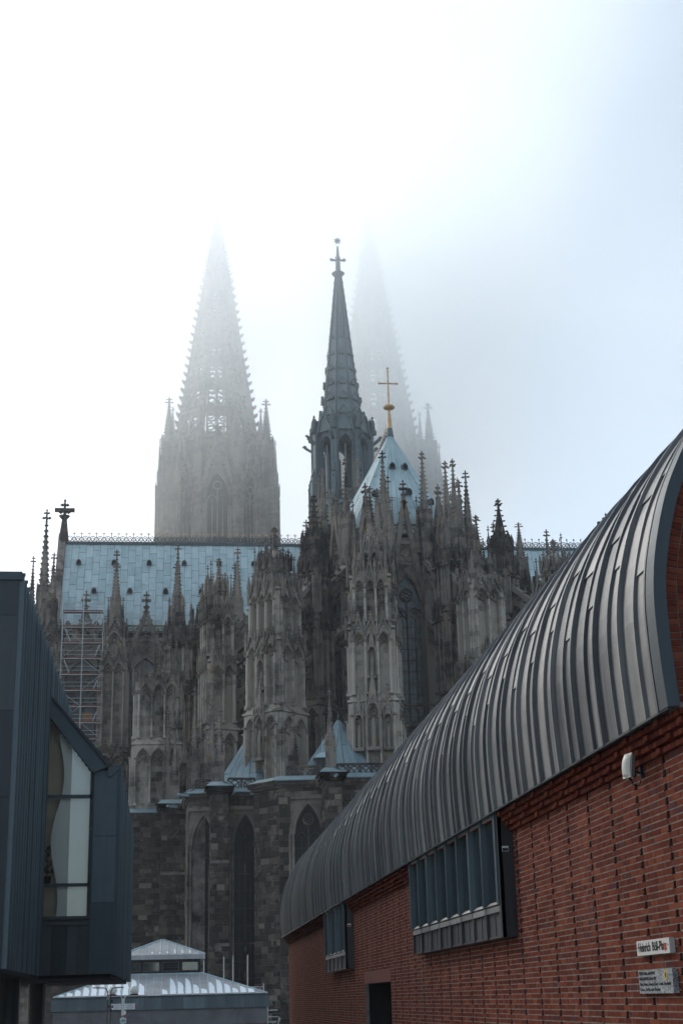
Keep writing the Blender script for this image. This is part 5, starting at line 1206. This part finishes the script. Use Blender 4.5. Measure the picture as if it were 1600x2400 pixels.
for dx in (-0.95, 0.95): m.octa(fx + dx, fy, 107.22, 0.34, 0.25, 0.36)
m.octa(fx, fy, 107.6, 0.5, 0.5, 0.4); m.octa(fx, fy, 106.7, 0.5, 0.5, 0.25)
for i in range(8):
    a = i * PI / 4 + PI / 8; m.add([(fx + 0.2 * math.cos(a + 1.2), fy - 0.1, 110.4 + 0.2 * math.sin(a + 1.2)), (fx + 0.2 * math.cos(a - 1.2), fy - 0.1, 110.4 + 0.2 * math.sin(a - 1.2)), (fx + 0.75 * math.cos(a), fy, 110.4 + 0.75 * math.sin(a)), (fx + 0.1 * math.cos(a), fy + 0.15, 110.4 + 0.1 * math.sin(a))], [(0, 1, 2), (0, 2, 3), (1, 3, 2)])
m.octa(fx, fy, 110.4, 0.35, 0.3, 0.35); m.build('star_finial', 'lead_spire', fl)
# stone buttress pinnacles around the crossing
for x, y, zt, zb, w in ((18.6, 190.5, 66.5, 56, 1.2), (20.6, 189, 68.0, 58, 0.9), (24.5, 188.5, 72.5, 60, 1.1), (27.4, 189.5, 68, 57, 1.0), (17.2, 192, 63, 54, 0.9), (22.4, 188.0, 64, 55, 0.8)):
    m = MB(); m.box(x - w * 0.6, x + w * 0.6, y - w * 0.6, y + w * 0.6, 44, zb + 0.6); m.at(x, y, 0, 0); arcade(m, w * 1.1, zb - 7, zb + 0.3, 1, -w * 0.6, 0.9); m.at(); o = m.build('crossing_buttress', 'stone', cath); pinnacle(o, 'tall', x, y, zt, zb, w)

# --- west towers
def west_tower(tx, ty, lab):
    T = put(None, 'bell_tower', None, cath)
    T['label'] = lab
    m = MB(); m.ngon(tx, ty, 40, 104, 9.0, 8.8, 8, PI / 8); m.ngon(tx, ty, 104, 107, 8.9, 8.2, 8, PI / 8); m.build('octagon', 'stone_carved', T)
    for a in range(8):
        t = PI / 8 + a * PI / 4; x, y = tx + 9.4 * math.cos(t), ty + 9.4 * math.sin(t)
        m = MB(); m.at(x, y, 0, t + PI / 2); m.box(-0.8, 0.8, -0.8, 0.8, 60, 104)
        for zz in (70, 80, 90, 98): m.box(-0.95, 0.95, -0.95, 0.95, zz, zz + 0.4)
        arcade(m, 1.4, 90.5, 97.5, 1, -0.8, 1.2); arcade(m, 1.4, 80.5, 89.5, 1, -0.8, 1.2); m.at()
        o = m.build('octagon_buttress', 'stone', T); pinnacle(o, 'tall', x, y, 114, 103, 1.3, t)
    for a in range(8):
        t2 = a * PI / 4
        if math.cos(t2) < -0.1: continue
        x, y = tx + 8.75 * math.sin(t2), ty - 8.75 * math.cos(t2)
        m = MB(); m.at(x, y, 0, t2)
        for e in (0, 0.45, 0.9): m.arch(0, 93.5, 2.0 + e, 4.6 + e * 1.2, 0.25, -0.8 + e * 0.3, 0.0, 7)
        for sx in (-1, 1):
            m.bar(sx * 3.5, 93.0, 0, 106.5, 0.6, -1.0, -0.4); m.crock(sx * 3.7, 93.5, sx * 0.1, 107, 12, 0.35, -0.7)
            for e in (2.1, 2.55, 3.0): m.ngon(sx * e, -0.4, 70, 93.5, 0.17, 0.17, 6)
        m.ring(0, 101.2, 0.9, 0.25, -0.8, -0.3, 12); m.ring(-1.1, 99.4, 0.5, 0.18, -0.8, -0.3, 10); m.ring(1.1, 99.4, 0.5, 0.18, -0.8, -0.3, 10); m.octa(0, -0.7, 107.3, 0.5, 0.4, 0.9); m.box(-0.9, 0.9, -0.85, -0.55, 107.1, 107.6)
        for xx in (-1, 0, 1): m.box(xx - 0.12, xx + 0.12, -0.35, 0, 70, 93 + (2 if xx == 0 else 0))
        m.ring(0, 95.6, 0.8, 0.2, -0.35, 0, 12); m.arch(-1, 92.4, 0.8, 1.3, 0.15, -0.35, 0, 4); m.arch(1, 92.4, 0.8, 1.3, 0.15, -0.35, 0, 4)
        m.build('belfry_window', 'stone', T)
        m = MB(); m.at(x, y, 0, t2); a_ = m.apts(0, 93.5, 2.0, 4.6, 7); m.poly([(-2.0, 70), (2.0, 70)] + a_[::-1], -0.12, -0.05); m.build('belfry_opening', 'void', T)
    for sx in (-1, 1):
        for sy in (-1, 1):
            x, y = tx + sx * 9.4, ty + sy * 9.4
            m = MB(); m.box(x - 1.9, x + 1.9, y - 1.9, y + 1.9, 40, 94)
            m.ngon(x, y, 94, 104, 1.55, 1.35, 8)
            for zz in (72, 84, 94): m.box(x - 2.15, x + 2.15, y - 2.15, y + 2.15, zz, zz + 0.45)
            for a in (0, -PI / 2, PI / 2):
                m.at(x, y, 0, a); arcade(m, 3.4, 73, 83, 2, -1.9, 1.5); arcade(m, 3.4, 85, 93.5, 2, -1.9, 1.5); arcade(m, 1.6, 95, 101, 1, -1.3, 1.4); m.at()
            o = m.build('corner_turret', 'stone_carved', T); pinnacle(o, 'slim', x, y, 113.6, 100.5, 2.3)
            for a in (-1, 1):
                for b in (-1, 1): pinnacle(o, 'slim', x + a * 1.6, y + b * 1.6, 104.5, 93.5, 0.85)
    # openwork spire: eight ribs with crockets, bands and rings between them
    zb, zt, r0 = 106.0, 157.0, 8.3
    rr = lambda z: r0 * (1 - (z - zb) / (zt - zb)) + 0.25
    m = MB(); ribs = MB()
    for a in range(8):
        t = PI / 8 + a * PI / 4; c, s_ = math.cos(t), math.sin(t)
        ribs.tube((tx + rr(zb) * c, ty + rr(zb) * s_, zb), (tx + rr(zt) * c, ty + rr(zt) * s_, zt), 0.5, 6)
        for i in range(27):
            z = zb + 1.0 + i * 1.8; r = rr(z) + 0.6; k = 0.66 - 0.008 * i
            m.octa(tx + r * c, ty + r * s_, z, k, k, k * 0.8); m.octa(tx + (r + 0.45) * c, ty + (r + 0.45) * s_, z + 0.3, k * 0.5, k * 0.5, k * 0.6)
    ribs.build('spire_ribs', 'stone', T); kind(m.build('spire_crockets', 'stone', T), 'stuff')
    lev = [106.0, 112.5, 118.2, 123.4, 128.2, 132.6, 136.6, 140.2, 143.4]
    for a in range(8):
        t2 = a * PI / 4; m = MB()
        tilt = math.atan2(r0 * math.cos(PI / 8), zt - zb)
        for z0, z1 in zip(lev, lev[1:]):
            zm = (z0 + z1) / 2; w0 = rr(z0) * math.sin(PI / 8) * 2; wm = rr(zm) * math.sin(PI / 8) * 2; d = rr(zm) * math.cos(PI / 8)
            m.at(tx + d * math.sin(t2), ty - d * math.cos(t2), 0, t2); hh = (z1 - z0) / 2
            lean = lambda v: v
            n0 = len(m.v)
            m.box(-wm / 2, wm / 2, -0.25, 0.25, z0 - 0.3, z0 + 0.45)
            for xx in (-0.5, 0.0, 0.5): m.box(xx * wm * 0.66 - 0.17, xx * wm * 0.66 + 0.17, -0.2, 0.2, z0, z1)
            rg = wm * 0.2
            for xx in (-1, 1):
                for k in range(2): m.ring(xx * wm * 0.19, z0 + 0.5 + rg * 0.9 + k * hh * 0.85, rg * 0.72, 0.26, -0.2, 0.2, 8)
            m.poly([(-wm / 2, z0 + hh * 1.45), (wm / 2, z0 + hh * 1.45), (wm / 2, z1), (-wm / 2, z1)], -0.12, 0.12)
            m.poly([(-wm / 2 - 0.2, z0), (-wm / 2 + 0.5, z0), (-wm / 2 + 0.75, z1), (-wm / 2 + 0.2, z1)], -0.12, 0.12); m.poly([(wm / 2 + 0.2, z0), (wm / 2 - 0.5, z0), (wm / 2 - 0.75, z1), (wm / 2 - 0.2, z1)], -0.12, 0.12)
            # follow the slope of the spire face
            dx, dy = -math.sin(t2), math.cos(t2)
            for i in range(n0, len(m.v)):
                x, y, z = m.v[i]; o_ = (z - zm) * math.tan(tilt); m.v[i] = (x + dx * o_, y + dy * o_, z)
        m.build('spire_panel', 'stone', T)
    m = MB(); m.ngon(tx, ty, 143.2, 157.5, rr(143.2) * 0.97, 0.3, 8, PI / 8); m.octa(tx, ty, 158.5, 1.3, 1.3, 0.8); m.octa(tx, ty, 160, 0.8, 0.8, 0.9); m.build('spire_tip', 'stone', T)
west_tower(7.6, 276.0, 'southern west tower with openwork spire fading into fog'); west_tower(39.6, 276.0, 'northern west tower almost lost in fog')
m = MB(); m.box(X0 - 7.5, X0 + 7.5, 204, 268, 20, 46); m.add([(X0 - 8, 200, 46), (X0 + 8, 200, 46), (X0, 200, 61.5), (X0 - 8, 268, 46), (X0 + 8, 268, 46), (X0, 268, 61.5)], [(0, 2, 5, 3), (1, 4, 5, 2), (0, 1, 2), (3, 5, 4)]); m.build('nave', 'lead_dark', cath)

# --- chapel ring: ashlar walls of single blocks, buttresses, windows, cornice, balustrade, roofs
rk = random.Random(21)
BL = []       # (corner, u, w, h, out, depth)
ZC = 19.2
def ashlar(p, q_, z0, z1, hole=None, cw=(0.62, 1.3), ch=(0.42, 0.6)):
    p, q_ = Vector((*p, 0)), Vector((*q_, 0)); u = (q_ - p).normalized(); L_ = (q_ - p).length; nrm = Vector((u.y, -u.x, 0))
    z = z0
    while z < z1 - 0.05:
        h = min(rk.uniform(*ch), z1 - z)
        if z1 - z - h < 0.25: h = z1 - z
        x = -rk.uniform(0, 0.5)
        while x < L_ - 0.02:
            w = rk.uniform(*cw); a, b = max(0, x), min(L_, x + w)
            if L_ - b < 0.2: b = L_
            x = b if b == L_ else x + w
            if b - a < 0.08: continue
            if hole:
                hx0, hx1, hz0, hz1 = hole
                if a < hx1 and b > hx0 and z < hz1 and z + h > hz0:
                    if a < hx0 - 0.15: BL.append((p + u * a, u, hx0 - a, z, h, nrm))
                    if b > hx1 + 0.15: BL.append((p + u * hx1, u, b - hx1, z, h, nrm))
                    continue
            BL.append((p + u * a, u, b - a, z, h, nrm))
        z += h
def slab(m, p, q_, th, z0, z1):
    p, q_ = Vector((*p, 0)), Vector((*q_, 0)); u = (q_ - p).normalized(); nrm = Vector((u.y, -u.x, 0)); v = [p, q_, q_ - nrm * th, p - nrm * th]
    m.add([(a.x, a.y, z0) for a in v] + [(a.x, a.y, z1) for a in v], [(0, 1, 5, 4), (1, 2, 6, 5), (2, 3, 7, 6), (3, 0, 4, 7), (4, 5, 6, 7)])
def cornice(m, p, q_, z, out=0.35):
    p, q_ = Vector((*p, 0)), Vector((*q_, 0)); u = (q_ - p).normalized(); nrm = Vector((u.y, -u.x, 0))
    for o, za, zb in ((out * 0.5, z - 0.55, z - 0.3), (out, z - 0.3, z), (out * 1.35, z, z + 0.12)):
        a, b = p - u * o + nrm * o, q_ + u * o + nrm * o; v = [a, b, b - nrm * (o + 0.5), a - nrm * (o + 0.5)]
        m.add([(t.x, t.y, za) for t in v] + [(t.x, t.y, zb) for t in v], [(3, 2, 1, 0), (0, 1, 5, 4), (1, 2, 6, 5), (2, 3, 7, 6), (3, 0, 4, 7), (4, 5, 6, 7)])
mw = MB(); cw_ = MB()
walls = [((-9, 149.7), (-1.0, 149.8), None), ((1.2, 143.5), (1.4, 136.0), None), ((1.4, 136.0), (4.0, 135.6), 2.75), ((4.5, 135.0), (7.5, 135.1), 6.45), ((9.0, 128.0), (13.3, 127.6), 11.5), ((13.6, 126.5), (20.0, 126.2), 16.9), ((20.0, 126.2), (27.5, 126.6), None)]
for p, q_, wx_ in walls:
    ZT_ = ZC
    if wx_ is None: ashlar(p, q_, -1.5, ZT_); slab(mw, p, q_, 1.5, -1.5, ZT_)
    else:
        hw = 1.0 if p[0] < 9 else 1.15
        u = wx_ - p[0]; ashlar(p, q_, -1.5, ZT_, (u - hw - 0.35, u + hw + 0.35, 1.2, 18.4))
        px_, py_ = wx_, p[1] + (q_[1] - p[1]) * (wx_ - p[0]) / (q_[0] - p[0])
        rot = math.atan2(q_[1] - p[1], q_[0] - p[0])
        L1, L2 = wx_ - hw - 0.35, wx_ + hw + 0.35
        yy = lambda x: p[1] + (q_[1] - p[1]) * (x - p[0]) / (q_[0] - p[0])
        slab(mw, p, (L1, yy(L1)), 1.5, -1.5, ZT_); slab(mw, (L2, yy(L2)), q_, 1.5, -1.5, ZT_); slab(mw, (L1, yy(L1)), (L2, yy(L2)), 1.5, -1.5, 1.2); slab(mw, (L1, yy(L1)), (L2, yy(L2)), 1.5, 18.4, ZT_)
        gothic_bay('chapel_window_bay', px_, py_ + 0.02, rot, 2 * hw + 0.7, 1.2, 18.42, hw, 2.0, 15.1, 17.7, 2, 0, dp=1.2, mat='stone_carved', tstep=1.5, balus=False, glass='chapel_glass')
    cornice(cw_, p, q_, ZC + 0.4)
boxes = [(-1.1, 1.2, 144.6, 150.2, 0.0), (3.3, 4.85, 132.6, 137, 0.0), (12.65, 14.1, 124.7, 128, 0.0)]
for x0, x1, y0, y1, r in boxes:
    for k, (za, zb, o) in enumerate(((-1.5, 6.2, 0.35), (6.2, 13.2, 0.18), (13.2, ZC, 0.0))):
        a, b, c_, d = x0 - o * 0.3, x1 + o * 0.3, y0 - o, y1
        mw.box(a + 0.01, b - 0.01, c_ + 0.01, d, za, zb)
        if k < 2: mw.frus((a + b) / 2, (c_ + d) / 2, zb, zb + 0.3, b - a, d - c_, b - a - 0.1, d - c_ - 0.3)
        ashlar((a, c_), (b, c_), za, zb, cw=(0.5, 0.95)); ashlar((b, c_), (b, d), za, zb); ashlar((a, d), (a, c_), za, zb)
    cornice(cw_, (x0, y0), (x1, y0), ZC + 0.55, 0.4); cornice(cw_, (x1, y0), (x1, y1), ZC + 0.55, 0.4); cornice(cw_, (x0, y1), (x0, y0), ZC + 0.55, 0.4)
# rotated buttress at the division of two chapels
B1, B2, B3, B4 = (7.1, 132.2), (9.2, 129.6), (12.0, 132.0), (9.6, 135.0)
for p, q_ in ((B1, B2), (B2, B3), (B4, B1)): ashlar(p, q_, -1.5, ZC); slab(mw, p, q_, 1.2, -1.5, ZC); cornice(cw_, p, q_, ZC + 0.6, 0.42)
for p, q_ in [(w_[0], w_[1]) for w_ in walls] + [((7.1, 132.2), (9.2, 129.6)), ((9.2, 129.6), (12.0, 132.0))] + [((b_[0], b_[2]), (b_[1], b_[2])) for b_ in boxes] + [((b_[1], b_[2]), (b_[1], b_[3])) for b_ in boxes]:
    a_, b2_ = Vector((*p, 0)), Vector((*q_, 0)); u_ = (b2_ - a_).normalized(); n_ = Vector((u_.y, -u_.x, 0)); zf = ZC + (0.53 if (p, q_) in [(w_[0], w_[1]) for w_ in walls] else 0.73)
    c1, c2, c3, c4 = a_ - u_ * 0.4 + n_ * 0.5, b2_ + u_ * 0.4 + n_ * 0.5, b2_ - n_ * 0.5, a_ - n_ * 0.5
    m = MB(); m.add([(c1.x, c1.y, zf), (c2.x, c2.y, zf), (c3.x, c3.y, zf + 0.45), (c4.x, c4.y, zf + 0.45), (c1.x, c1.y, zf - 0.1), (c2.x, c2.y, zf - 0.1)], [(0, 1, 2, 3), (4, 5, 1, 0)]); m.build('cornice_flashing', 'lead_mid', cath)
mw.build('mortar_core', 'mortar_pale', cath); cw_.build('cornice', 'stone_dark', cath)
m = MB()      # fill behind the chapel walls
m.box(-8.9, -1.1, 151.2, 170, -1.5, ZC); m.box(1.4, 3.9, 137.1, 150, -1.5, ZC); m.box(3.9, 8, 136.6, 150, -1.5, ZC); m.box(9.1, 13.6, 129.1, 140, -1.5, ZC); m.box(13.6, 29, 128, 142, -1.5, ZC)
m.add([(-9, 149.9, ZC), (-1, 149.9, ZC), (-1, 170, ZC + 0.2), (-9, 170, ZC + 0.2)], [(0, 1, 2, 3)]); m.build('chapel_body', 'stone_dark', cath)
def block(m, b, jit):
    p, u, w, z, h, nrm = b; g = 0.012; out = jit; e = 0.02
    def P(s_, t, o): v = p + u * s_ + nrm * o; return (v.x, v.y, z + t)
    m.add([P(g + e, g + e, out), P(w - g - e, g + e, out), P(w - g - e, h - g - e, out), P(g + e, h - g - e, out), P(g, g, 0), P(w - g, g, 0), P(w - g, h - g, 0), P(g, h - g, 0)],
          [(0, 1, 2, 3), (4, 5, 1, 0), (5, 6, 2, 1), (6, 7, 3, 2), (7, 4, 0, 3)])
vis = sorted([b for b in BL if b[3] > 0.8 and -4.7 < b[0].x < 10 and b[5].y < -0.3], key=lambda b: -(b[2] * b[4] * abs(b[5].y) / b[0].y ** 2))[:300]
vid = set(id(b) for b in vis)
for b in vis: m = MB(); block(m, b, rk.uniform(0.02, 0.07)); m.build('ashlar_block', 'block', cath)
m = MB()
for b in BL:
    if id(b) not in vid: block(m, b, rk.uniform(0.02, 0.07))
kind(m.build('ashlar_blocks', 'block', cath), 'stuff')
# balustrades on the chapel cornice
def balustrade(p, q_, z, h=1.3):
    L_ = math.hypot(q_[0] - p[0], q_[1] - p[1]); rot = math.atan2(q_[1] - p[1], q_[0] - p[0]); m = MB(); m.at(p[0], p[1], 0, rot)
    m.box(0, L_, 0, 0.25, z, z + 0.15); m.box(0, L_, -0.03, 0.28, z + h - 0.18, z + h); n = max(2, int(L_ / 0.85)); s_ = L_ / n
    for i in range(n + 1): m.box(i * s_ - 0.06, i * s_ + 0.06, 0.04, 0.2, z, z + h - 0.1)
    for i in range(n): m.ring((i + 0.5) * s_, z + h * 0.5, min(s_ * 0.4, h * 0.33), 0.1, 0.05, 0.19, 10); m.bar(i * s_, z + 0.1, (i + 1) * s_, z + h - 0.2, 0.08, 0.06, 0.18); m.bar(i * s_, z + h - 0.2, (i + 1) * s_, z + 0.1, 0.08, 0.06, 0.18)
    m.build('balustrade', 'stone_dark', cath)
zb = ZC + 0.55
for p, q_ in (((4.9, 135.3), (7.4, 135.5)), ((2.0, 136.4), (3.4, 136.2)), ((11.6, 128.3), (12.7, 128.1)), ((14.0, 127.2), (17.0, 127.0)), ((9.8, 128.5), (12.4, 128.3)), ((17, 127), (27, 127.2))): balustrade(p, q_, zb)
# chapel pinnacles standing on the cornice
for x, y, zt, w in ((4.1, 134.3, 27.5, 0.75), (13.4, 126.4, 27.4, 0.72), (0.1, 146.5, 27.0, 0.8), (-0.6, 148, 30, 0.9), (2.0, 145.0, 31.5, 0.9), (3.6, 142, 32, 0.9), (10.6, 131.3, 26.5, 0.8)):
    m = MB(); m.box(x - w * 0.62, x + w * 0.62, y - w * 0.62, y + w * 0.62, ZC + 0.4, ZC + 0.9); m.frus(x, y, ZC + 0.9, ZC + 1.2, w * 1.3, w * 1.3, w, w); o = m.build('cornice_turret', 'stone_carved', cath); pinnacle(o, 'tall', x, y, zt, ZC + 1.0, w)
# pyramid roofs over the chapels
def chroof(cx_, cy_, r, zt, n=6, ph=0.0, name='chapel_roof'):
    m = MB(); m.ngon(cx_, cy_, zb - 0.3, zb + 0.1, r + 0.1, r, n, ph); o = m.build(name, 'lead_dark', cath); q = MB(); rr_ = random.Random(int(cx_ * 10))
    for i in range(n):
        a0, a1 = ph + 2 * PI * i / n, ph + 2 * PI * (i + 1) / n; A = (cx_ + r * math.cos(a0), cy_ + r * math.sin(a0), zb + 0.1); B = (cx_ + r * math.cos(a1), cy_ + r * math.sin(a1), zb + 0.1); T_ = (cx_, cy_, zt)
        for j in range(5):
            a, b = lerp(A, B, j / 5), lerp(A, B, (j + 1) / 5); t = -rr_.uniform(0, 0.2)
            while t < 0.97:
                t2 = min(t + 0.3, 0.98); ta = max(0, t); sheet(q, lerp(lerp(a, T_, ta), lerp(b, T_, ta), 0.025), lerp(lerp(b, T_, ta), lerp(a, T_, ta), 0.025), lerp(lerp(b, T_, t2 - 0.004), lerp(a, T_, t2), 0.025), lerp(lerp(a, T_, t2 - 0.004), lerp(b, T_, t2), 0.025), 0.05 + rr_.uniform(0, 0.03)); t = t2
    m = MB(); m.ngon(cx_, cy_, zb + 0.05, zt - 0.1, r - 0.05, 0.05, n, ph); m.build('roof_deck', 'lead_dark', o)
    kind(q.build('roof_sheets', 'lead_mid', o), 'stuff')
    f_ = MB(); f_.octa(0, 0, 0.2, 0.15, 0.15, 0.4); f_.build('roof_knob', 'lead_dark', o, loc=(cx_, cy_, zt))
    return o
o = chroof(14.9, 133.2, 4.9, 26.0, 6, PI / 6); chroof(7.6, 140.2, 4.8, 26.6, 6, PI / 6); chroof(3.2, 147.5, 2.4, 23.5, 6, 0); chroof(24, 133, 4.2, 25.8, 6, PI / 6)
m = MB(); m.box(12.55, 13.75, 130.2, 131.6, 20.4, 22.0); d_ = m.build('roof_dormer', 'zinc_trim', o)
m = MB(); m.frus(13.15, 130.9, 22.0, 22.55, 1.7, 1.9, 0.5, 0.5); m.frus(13.15, 130.9, 22.55, 24.0, 0.16, 0.16, 0.03, 0.03); m.octa(13.15, 130.9, 23.3, 0.13, 0.13, 0.13); m.build('dormer_roof', 'lead', d_)
# gargoyles along the chapel cornice
for x, y, dx in ((0.4, 143.6, -1), (1.4, 135.4, -1), (5.2, 134.4, 0.2), (6.9, 134.5, 0.3), (9.6, 129.0, 0.3), (13.4, 124.0, 0.2), (-3.6, 150, -1)):
    m = MB(); m.bar(0, 0, dx * 0.8, 0.05, 0.22, -0.4, 0.1); m.octa(dx * 0.9, -0.2, 0.08, 0.22, 0.2, 0.16); m.v = [(x + a, y + b, ZC + 0.25 + c) for a, b, c in m.v]; m.build('gargoyle', 'lead_mid', cath)

# ---------------------------------------------------------------- system scaffold on the transept
ss = tag(put(None, 'facade_scaffold', None, None, loc=(-11.5, 181.6, 27.5)), 'tall system scaffold with red-brown decks against the transept wall', 'scaffold')
XS, YS2 = (-14.05, -11.5, -9.0), (181.4, 182.4)
for x in XS:
    for yy in YS2: m = MB(); m.tube((x, yy, 27.5), (x, yy, 50.6 if yy == YS2[0] else 49.6), 0.055, 6); m.build('standard', 'steel', ss)
for k in range(11):
    z = 48.5 - 2.0 * k
    for a, b in zip(XS, XS[1:]):
        m = MB(); m.box(a + 0.06, b - 0.06, YS2[0] + 0.05, YS2[1] - 0.05, z - 0.05, z); m.build('deck', 'deck_red', ss)
        m = MB(); m.box(a + 0.06, b - 0.06, YS2[0] - 0.02, YS2[0] + 0.02, z, z + 0.17); m.build('toe_board', 'deck_red', ss)
        for dz in (0.5, 1.0):
            m = MB(); m.tube((a, YS2[0], z + dz), (b, YS2[0], z + dz), 0.03, 5); m.build('guard_rail', 'steel', ss)
        m = MB(); m.tube((a, YS2[0], z - 0.06), (b, YS2[0], z - 0.06), 0.045, 5); m.build('ledger', 'steel', ss)
    j = k % 2; i = (k // 2) % 2
    m = MB(); a = (XS[0], XS[1]) if (k % 4 in (1, 2)) else (XS[1], XS[2])
    m.tube((a[0] if k % 2 else a[1], YS2[0] - 0.04, z), (a[1] if k % 2 else a[0], YS2[0] - 0.04, z - 2.0), 0.03, 5); m.build('brace', 'steel', ss)
    xs_ = -9.3 if k % 2 == 0 else -13.7; dx = -0.7 if k % 2 == 0 else 0.7
    m = MB(); m.tube((xs_, YS2[0] + 0.3, z - 0.1), (xs_ + dx, YS2[0] + 0.3, z - 1.8), 0.07, 5); m.build('ladder', 'steel', ss)
for z, w in ((31.0, 2.0), (35.2, 1.2)):
    m = MB(); m.box(-11.3, -11.3 + w, YS2[1] + 0.05, YS2[1] + 0.1, z - 0.7, z + 0.7); m.build('plywood_sheet', 'timber', ss)

# ---------------------------------------------------------------- air: even haze round everything, and the fog bank that hides the spires
def volume(name, density_build, color, aniso):
    m = bpy.data.materials.new(name); m.use_nodes = True; nt = m.node_tree; nt.nodes.clear()
    out = nt.nodes.new('ShaderNodeOutputMaterial'); v = nt.nodes.new('ShaderNodeVolumePrincipled'); v.inputs['Color'].default_value = (*color, 1); v.inputs['Anisotropy'].default_value = aniso
    density_build(nt, v); nt.links.new(v.outputs[0], out.inputs['Volume']); return m
HAZE_D = 0.0002
def _hz(nt, v): v.inputs['Density'].default_value = HAZE_D
hz = MB(); hz.box(-1510, 1510, -1510, 1510, -4.0, 163)
M['haze'] = volume('haze_air', _hz, (0.93, 0.97, 1.0), 0.45)
o = kind(hz.build('haze', 'haze'), 'stuff'); tag(o, 'thin pale haze filling the air around the square', 'haze')
def _fog(nt, v):
    p = N(nt, 'ShaderNodeNewGeometry').outputs['Position']; sp_ = N(nt, 'ShaderNodeSeparateXYZ'); L(nt, p, sp_.inputs[0])
    h = math_(nt, 'DIVIDE', math_(nt, 'SUBTRACT', sp_.outputs[2], 66.0), 90.0, clamp=True)
    g = math_(nt, 'MULTIPLY', math_(nt, 'POWER', h, 1.15), 0.0195)
    n_ = noise(nt, 0.032, pos(nt, (1, 1, 1.6)), 3)
    k = ramp(nt, n_, [(0.32, (0.5,) * 3), (0.68, (1.5,) * 3)])
    # thicker towards the north tower
    nx_ = N(nt, 'ShaderNodeMapRange', interpolation_type='SMOOTHSTEP'); nx_.inputs['From Min'].default_value = 16; nx_.inputs['From Max'].default_value = 40; nx_.inputs['To Min'].default_value = 0.0; nx_.inputs['To Max'].default_value = 1.0; L(nt, sp_.outputs[0], nx_.inputs['Value'])
    ny_ = N(nt, 'ShaderNodeMapRange', interpolation_type='SMOOTHSTEP'); ny_.inputs['From Min'].default_value = 212; ny_.inputs['From Max'].default_value = 250; ny_.inputs['To Min'].default_value = 0.0; ny_.inputs['To Max'].default_value = 1.0; L(nt, sp_.outputs[1], ny_.inputs['Value'])
    hz_ = math_(nt, 'DIVIDE', math_(nt, 'SUBTRACT', sp_.outputs[2], 70.0), 40.0, clamp=True)
    ex = math_(nt, 'MULTIPLY', math_(nt, 'MULTIPLY', nx_.outputs[0], ny_.outputs[0]), math_(nt, 'MULTIPLY', hz_, 0.021))
    fr_ = N(nt, 'ShaderNodeMapRange', interpolation_type='SMOOTHSTEP'); fr_.inputs['From Min'].default_value = 46; fr_.inputs['From Max'].default_value = 84; fr_.inputs['To Min'].default_value = 1.0; fr_.inputs['To Max'].default_value = 0.12; L(nt, sp_.outputs[0], fr_.inputs['Value'])
    lw_ = N(nt, 'ShaderNodeMapRange', interpolation_type='SMOOTHSTEP'); lw_.inputs['From Min'].default_value = 205; lw_.inputs['From Max'].default_value = 235; lw_.inputs['To Min'].default_value = 0.0; lw_.inputs['To Max'].default_value = 0.0024; L(nt, sp_.outputs[1], lw_.inputs['Value'])
    ex = math_(nt, 'ADD', ex, lw_.outputs[0])
    L(nt, math_(nt, 'MULTIPLY', math_(nt, 'ADD', math_(nt, 'MULTIPLY', g, k), ex), fr_.outputs[0]), v.inputs['Density'])
M['fog'] = volume('fog_air', _fog, (0.94, 0.975, 1.0), 0.5)
fb = MB(); fb.box(-140, 180, 130, 318, 30, 162)
o = kind(fb.build('fog_bank', 'fog'), 'stuff'); tag(o, 'bank of white fog swallowing the tops of the twin spires', 'fog')
